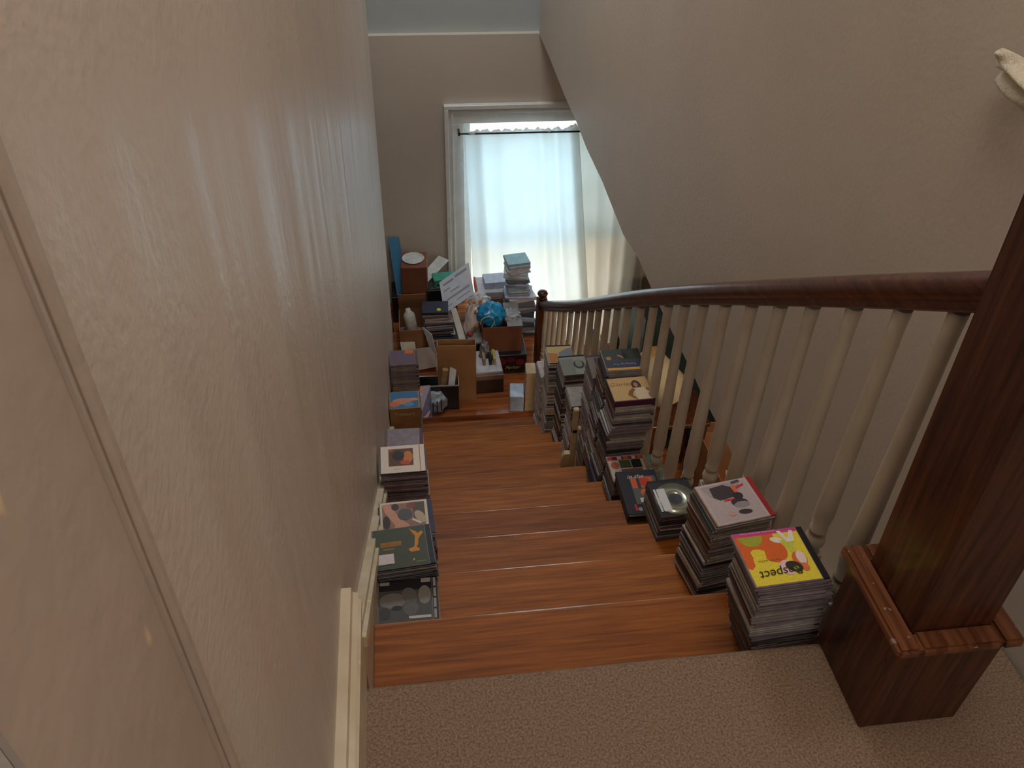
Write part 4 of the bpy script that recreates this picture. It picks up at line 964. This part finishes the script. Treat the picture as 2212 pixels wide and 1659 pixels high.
# --- right side low things near the stair foot
o, L = slab('paper_stack', 'white and blue stack of booklets on the landing at the foot of the balusters', 'papers', Vector((.735, 2.80, -11 * R)), Vector((.83, 2.79, -11 * R)), .10, .12, mat('paper_blue', (196, 210, 228), .5)) if False else slab('paper_stack', 'white and blue stack of booklets on the landing below the last step', 'papers', Vector((.690, 2.99, ZL)), Vector((.775, 2.98, ZL)), .12, .13, mat('paper_blue', (190, 206, 228), .5))
o, L = slab('cream_box', 'tall cream box standing right of the white and blue booklets', 'box', Vector((.782, 2.985, ZL)), Vector((.842, 2.98, ZL)), .30, .10, mat('cream_box_m', (196, 176, 144), .6))
# cream painted bracket standing among the piles
t_ = empty('cream_bracket', (.775, 1.66, -7 * R), 'cream painted wooden bracket standing upright among the piles halfway down', 'bracket')
MB_ = mat('bracket_cream', (206, 182, 136), .5)
bm = bmn(); box(bm, -.012, .012, -.012, .012, 0, .33, .004); new_obj('upright', bm, MB_, t_)
bm = bmn(); box(bm, -.012, .060, -.012, .012, .20, .225, .004); new_obj('arm', bm, MB_, t_)
bm = bmn(); prism(bm, [(-.045, .0), (-.012, 0), (-.012, .085), (-.035, .085), (-.043, .07), (-.048, .04)], 1, -.012, .012); new_obj('foot', bm, MB_, t_)

# --- ground floor things seen between the balusters
def cpt(x, y, Y): return PY(x, y, Y)
# lamp shade on a low table
p0, p1 = PZ(1400, 765, -1.85), PZ(1452, 850, -2.11); p1_ = p1
tb = empty('side_table', (p1_.x + .03, p1_.y, ZG), 'low brown side table under the cream lampshade', 'table')
new_obj('table_top', bbox(-.20, .20, -.17, .17, .62, .65, .004), M_NEWEL, tb)
for a in (-.17, .17):
    for b_ in (-.14, .14): new_obj('leg', bbox(a - .018, a + .018, b_ - .018, b_ + .018, 0, .619), M_NEWEL, tb)
ax = (p1 - p0).normalized(); Lx = (p1 - p0).length
q_ = ax.to_track_quat('Z', 'Y').to_matrix().to_4x4(); Mx = Matrix.Translation(p0) @ q_
lm = bpy.data.objects.new('lampshade', None); C.objects.link(lm); lm.location = p0; tag(lm, 'large cream cone lampshade tilted over, amber inside, below the balusters', 'lampshade')
bm = bmn(); lathe(bm, [(.078, 0), (.140, Lx)], (0, 0, 0), 40, cap=False); 
for v in bm.verts: v.co = (Mx @ v.co) - p0
so = new_obj('shade', bm, cloth_mat('shade_cloth', (238, 226, 200), 0.0), lm, True); s_ = so.modifiers.new('t', 'SOLIDIFY'); s_.thickness = .002
bm = bmn(); lathe(bm, [(.0005, -.004), (.078, -.004), (.078, -.002), (.0005, -.002)], (0, 0, 0), 32, cap=False)
for v in bm.verts: v.co = (Mx @ v.co) - p0
new_obj('amber_liner', bm, mat('amber', (214, 142, 36), .5), lm)
# stuff behind it
def gbox(name, label, cat, x0, x1, y0, y1, z0, z1, m, open_=False):
    if open_: return carton(name, label, Vector((x0, y0, z0)), Vector((x1, y0, z0)), z1 - z0, y1 - y0, m, flaps=(('n', -35, .14), ('r', -50, .16), ('f', -20, .14)))
    o, L = slab(name, label, cat, Vector((x0, y0, z0)), Vector((x1, y0, z0)), z1 - z0, y1 - y0, m); return o
gbox('green_cabinet', 'dark green cabinet standing behind the cream lampshade', 'cabinet', 1.62, 2.9, 3.42, 3.78, ZG, -1.72, M_DGREEN)
gbox('teal_box', 'dark teal crate below the lampshade beside the open brown box', 'crate', 1.16, 1.56, 2.42, 2.66, ZG, -2.16, mat('teal_crate', (34, 72, 66), .6))
gbox('cardboard_box', 'open brown cardboard box with dark inside, on the floor below the balusters', 'cardboard box', 1.98, 2.45, 2.50, 3.05, ZG, ZG + .50, M_CARD, True)
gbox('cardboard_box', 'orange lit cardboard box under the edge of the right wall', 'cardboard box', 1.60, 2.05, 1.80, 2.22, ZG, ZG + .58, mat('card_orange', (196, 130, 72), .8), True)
bm = bmn(); blob(bm, (2.02, 2.30, -2.27), (.08, .07, .07), 31, .25, 3, 3); tag(new_obj('white_cloth', bm, M_PAPER, smooth=True), 'white cloth bundle behind the orange lit box, seen between balusters', 'cloth')
bm = bbox(1.94, 2.10, 2.23, 2.37, ZG, -2.33, .003); tag(new_obj('brown_carton', bm, M_CARD3), 'small brown carton carrying the white cloth bundle', 'cardboard box')
tb2 = empty('window_table', (1.42, 3.95, ZG), 'low wooden table under the window beyond the balusters', 'table')
new_obj('table_top', bbox(-.30, .28, -.16, .16, .45, .48, .004), M_FLOOR, tb2)
for a in (-.26, .24):
    for b_ in (-.13, .13): new_obj('leg', bbox(a - .015, a + .015, b_ - .015, b_ + .015, 0, .449), M_FLOOR, tb2)
for i, (x_, y_, r_, h_, c_, lb) in enumerate(((1.20, 3.90, .028, .20, (196, 60, 60), 'red and blue'), (1.40, 3.92, .035, .27, (70, 160, 70), 'green'), (1.48, 3.90, .035, .24, (206, 210, 206), 'white'), (1.58, 3.92, .035, .27, (92, 112, 88), 'olive'))):
    t_ = empty('bottle', (x_, y_, ZG + .481), lb + ' plastic bottle on the low table under the window', 'bottle')
    bm = bmn(); lathe(bm, [(r_, 0), (r_, h_ * .65), (r_ * .45, h_ * .82), (r_ * .4, h_ * .88)], n=18); new_obj('bottle_body', bm, inkm(c_), t_, True)
    bm = bmn(); lathe(bm, [(r_ * .5, h_ * .881), (r_ * .5, h_)], n=14); new_obj('cap', bm, inkm((60, 130, 190) if i < 2 else (220, 190, 60)), t_)

# --- towel on the right wall, cloth at the door
pt = wall_hit(2160, 150)
th_ = empty('folded_towel', (wx(.5) - .001, .42, .925), 'cream fluffy towel hanging folded on a hook, top right corner', 'towel')
bm = bmn()
def fold(bm, y0, y1, zt_, zb_, off, seed):
    N = 14; rows = []
    for j in range(N + 1):
        v = j / N; row = []
        for i in range(13):
            u = i / 12; y = y0 + (y1 - y0) * u; z = zt_ + (zb_ - zt_) * v + .012 * math.sin(u * 5 + seed)
            x = -off - .020 * math.sin(v * PI) - .008 * math.sin(u * 9 + v * 6 + seed)
            row.append(bm.verts.new((x, y, z)))
        rows.append(row)
    for j in range(N):
        for i in range(12): bm.faces.new((rows[j][i], rows[j][i + 1], rows[j + 1][i + 1], rows[j + 1][i]))
fold(bm, .06, -.16, .0, -.032, .035, 1); fold(bm, .052, -.16, -.016, -.062, .022, 2.4)
o = new_obj('towel_cloth', bm, mat('towel_cream', (236, 224, 200), .95, .05, 90, bump=.9, bscale=350), th_, True)
sm = o.modifiers.new('t', 'SOLIDIFY'); sm.thickness = .012
bm = bmn(); box(bm, -.03, 0.0, -.01, .01, -.03, -.015, .002); new_obj('hook', bm, M_DARK, th_)
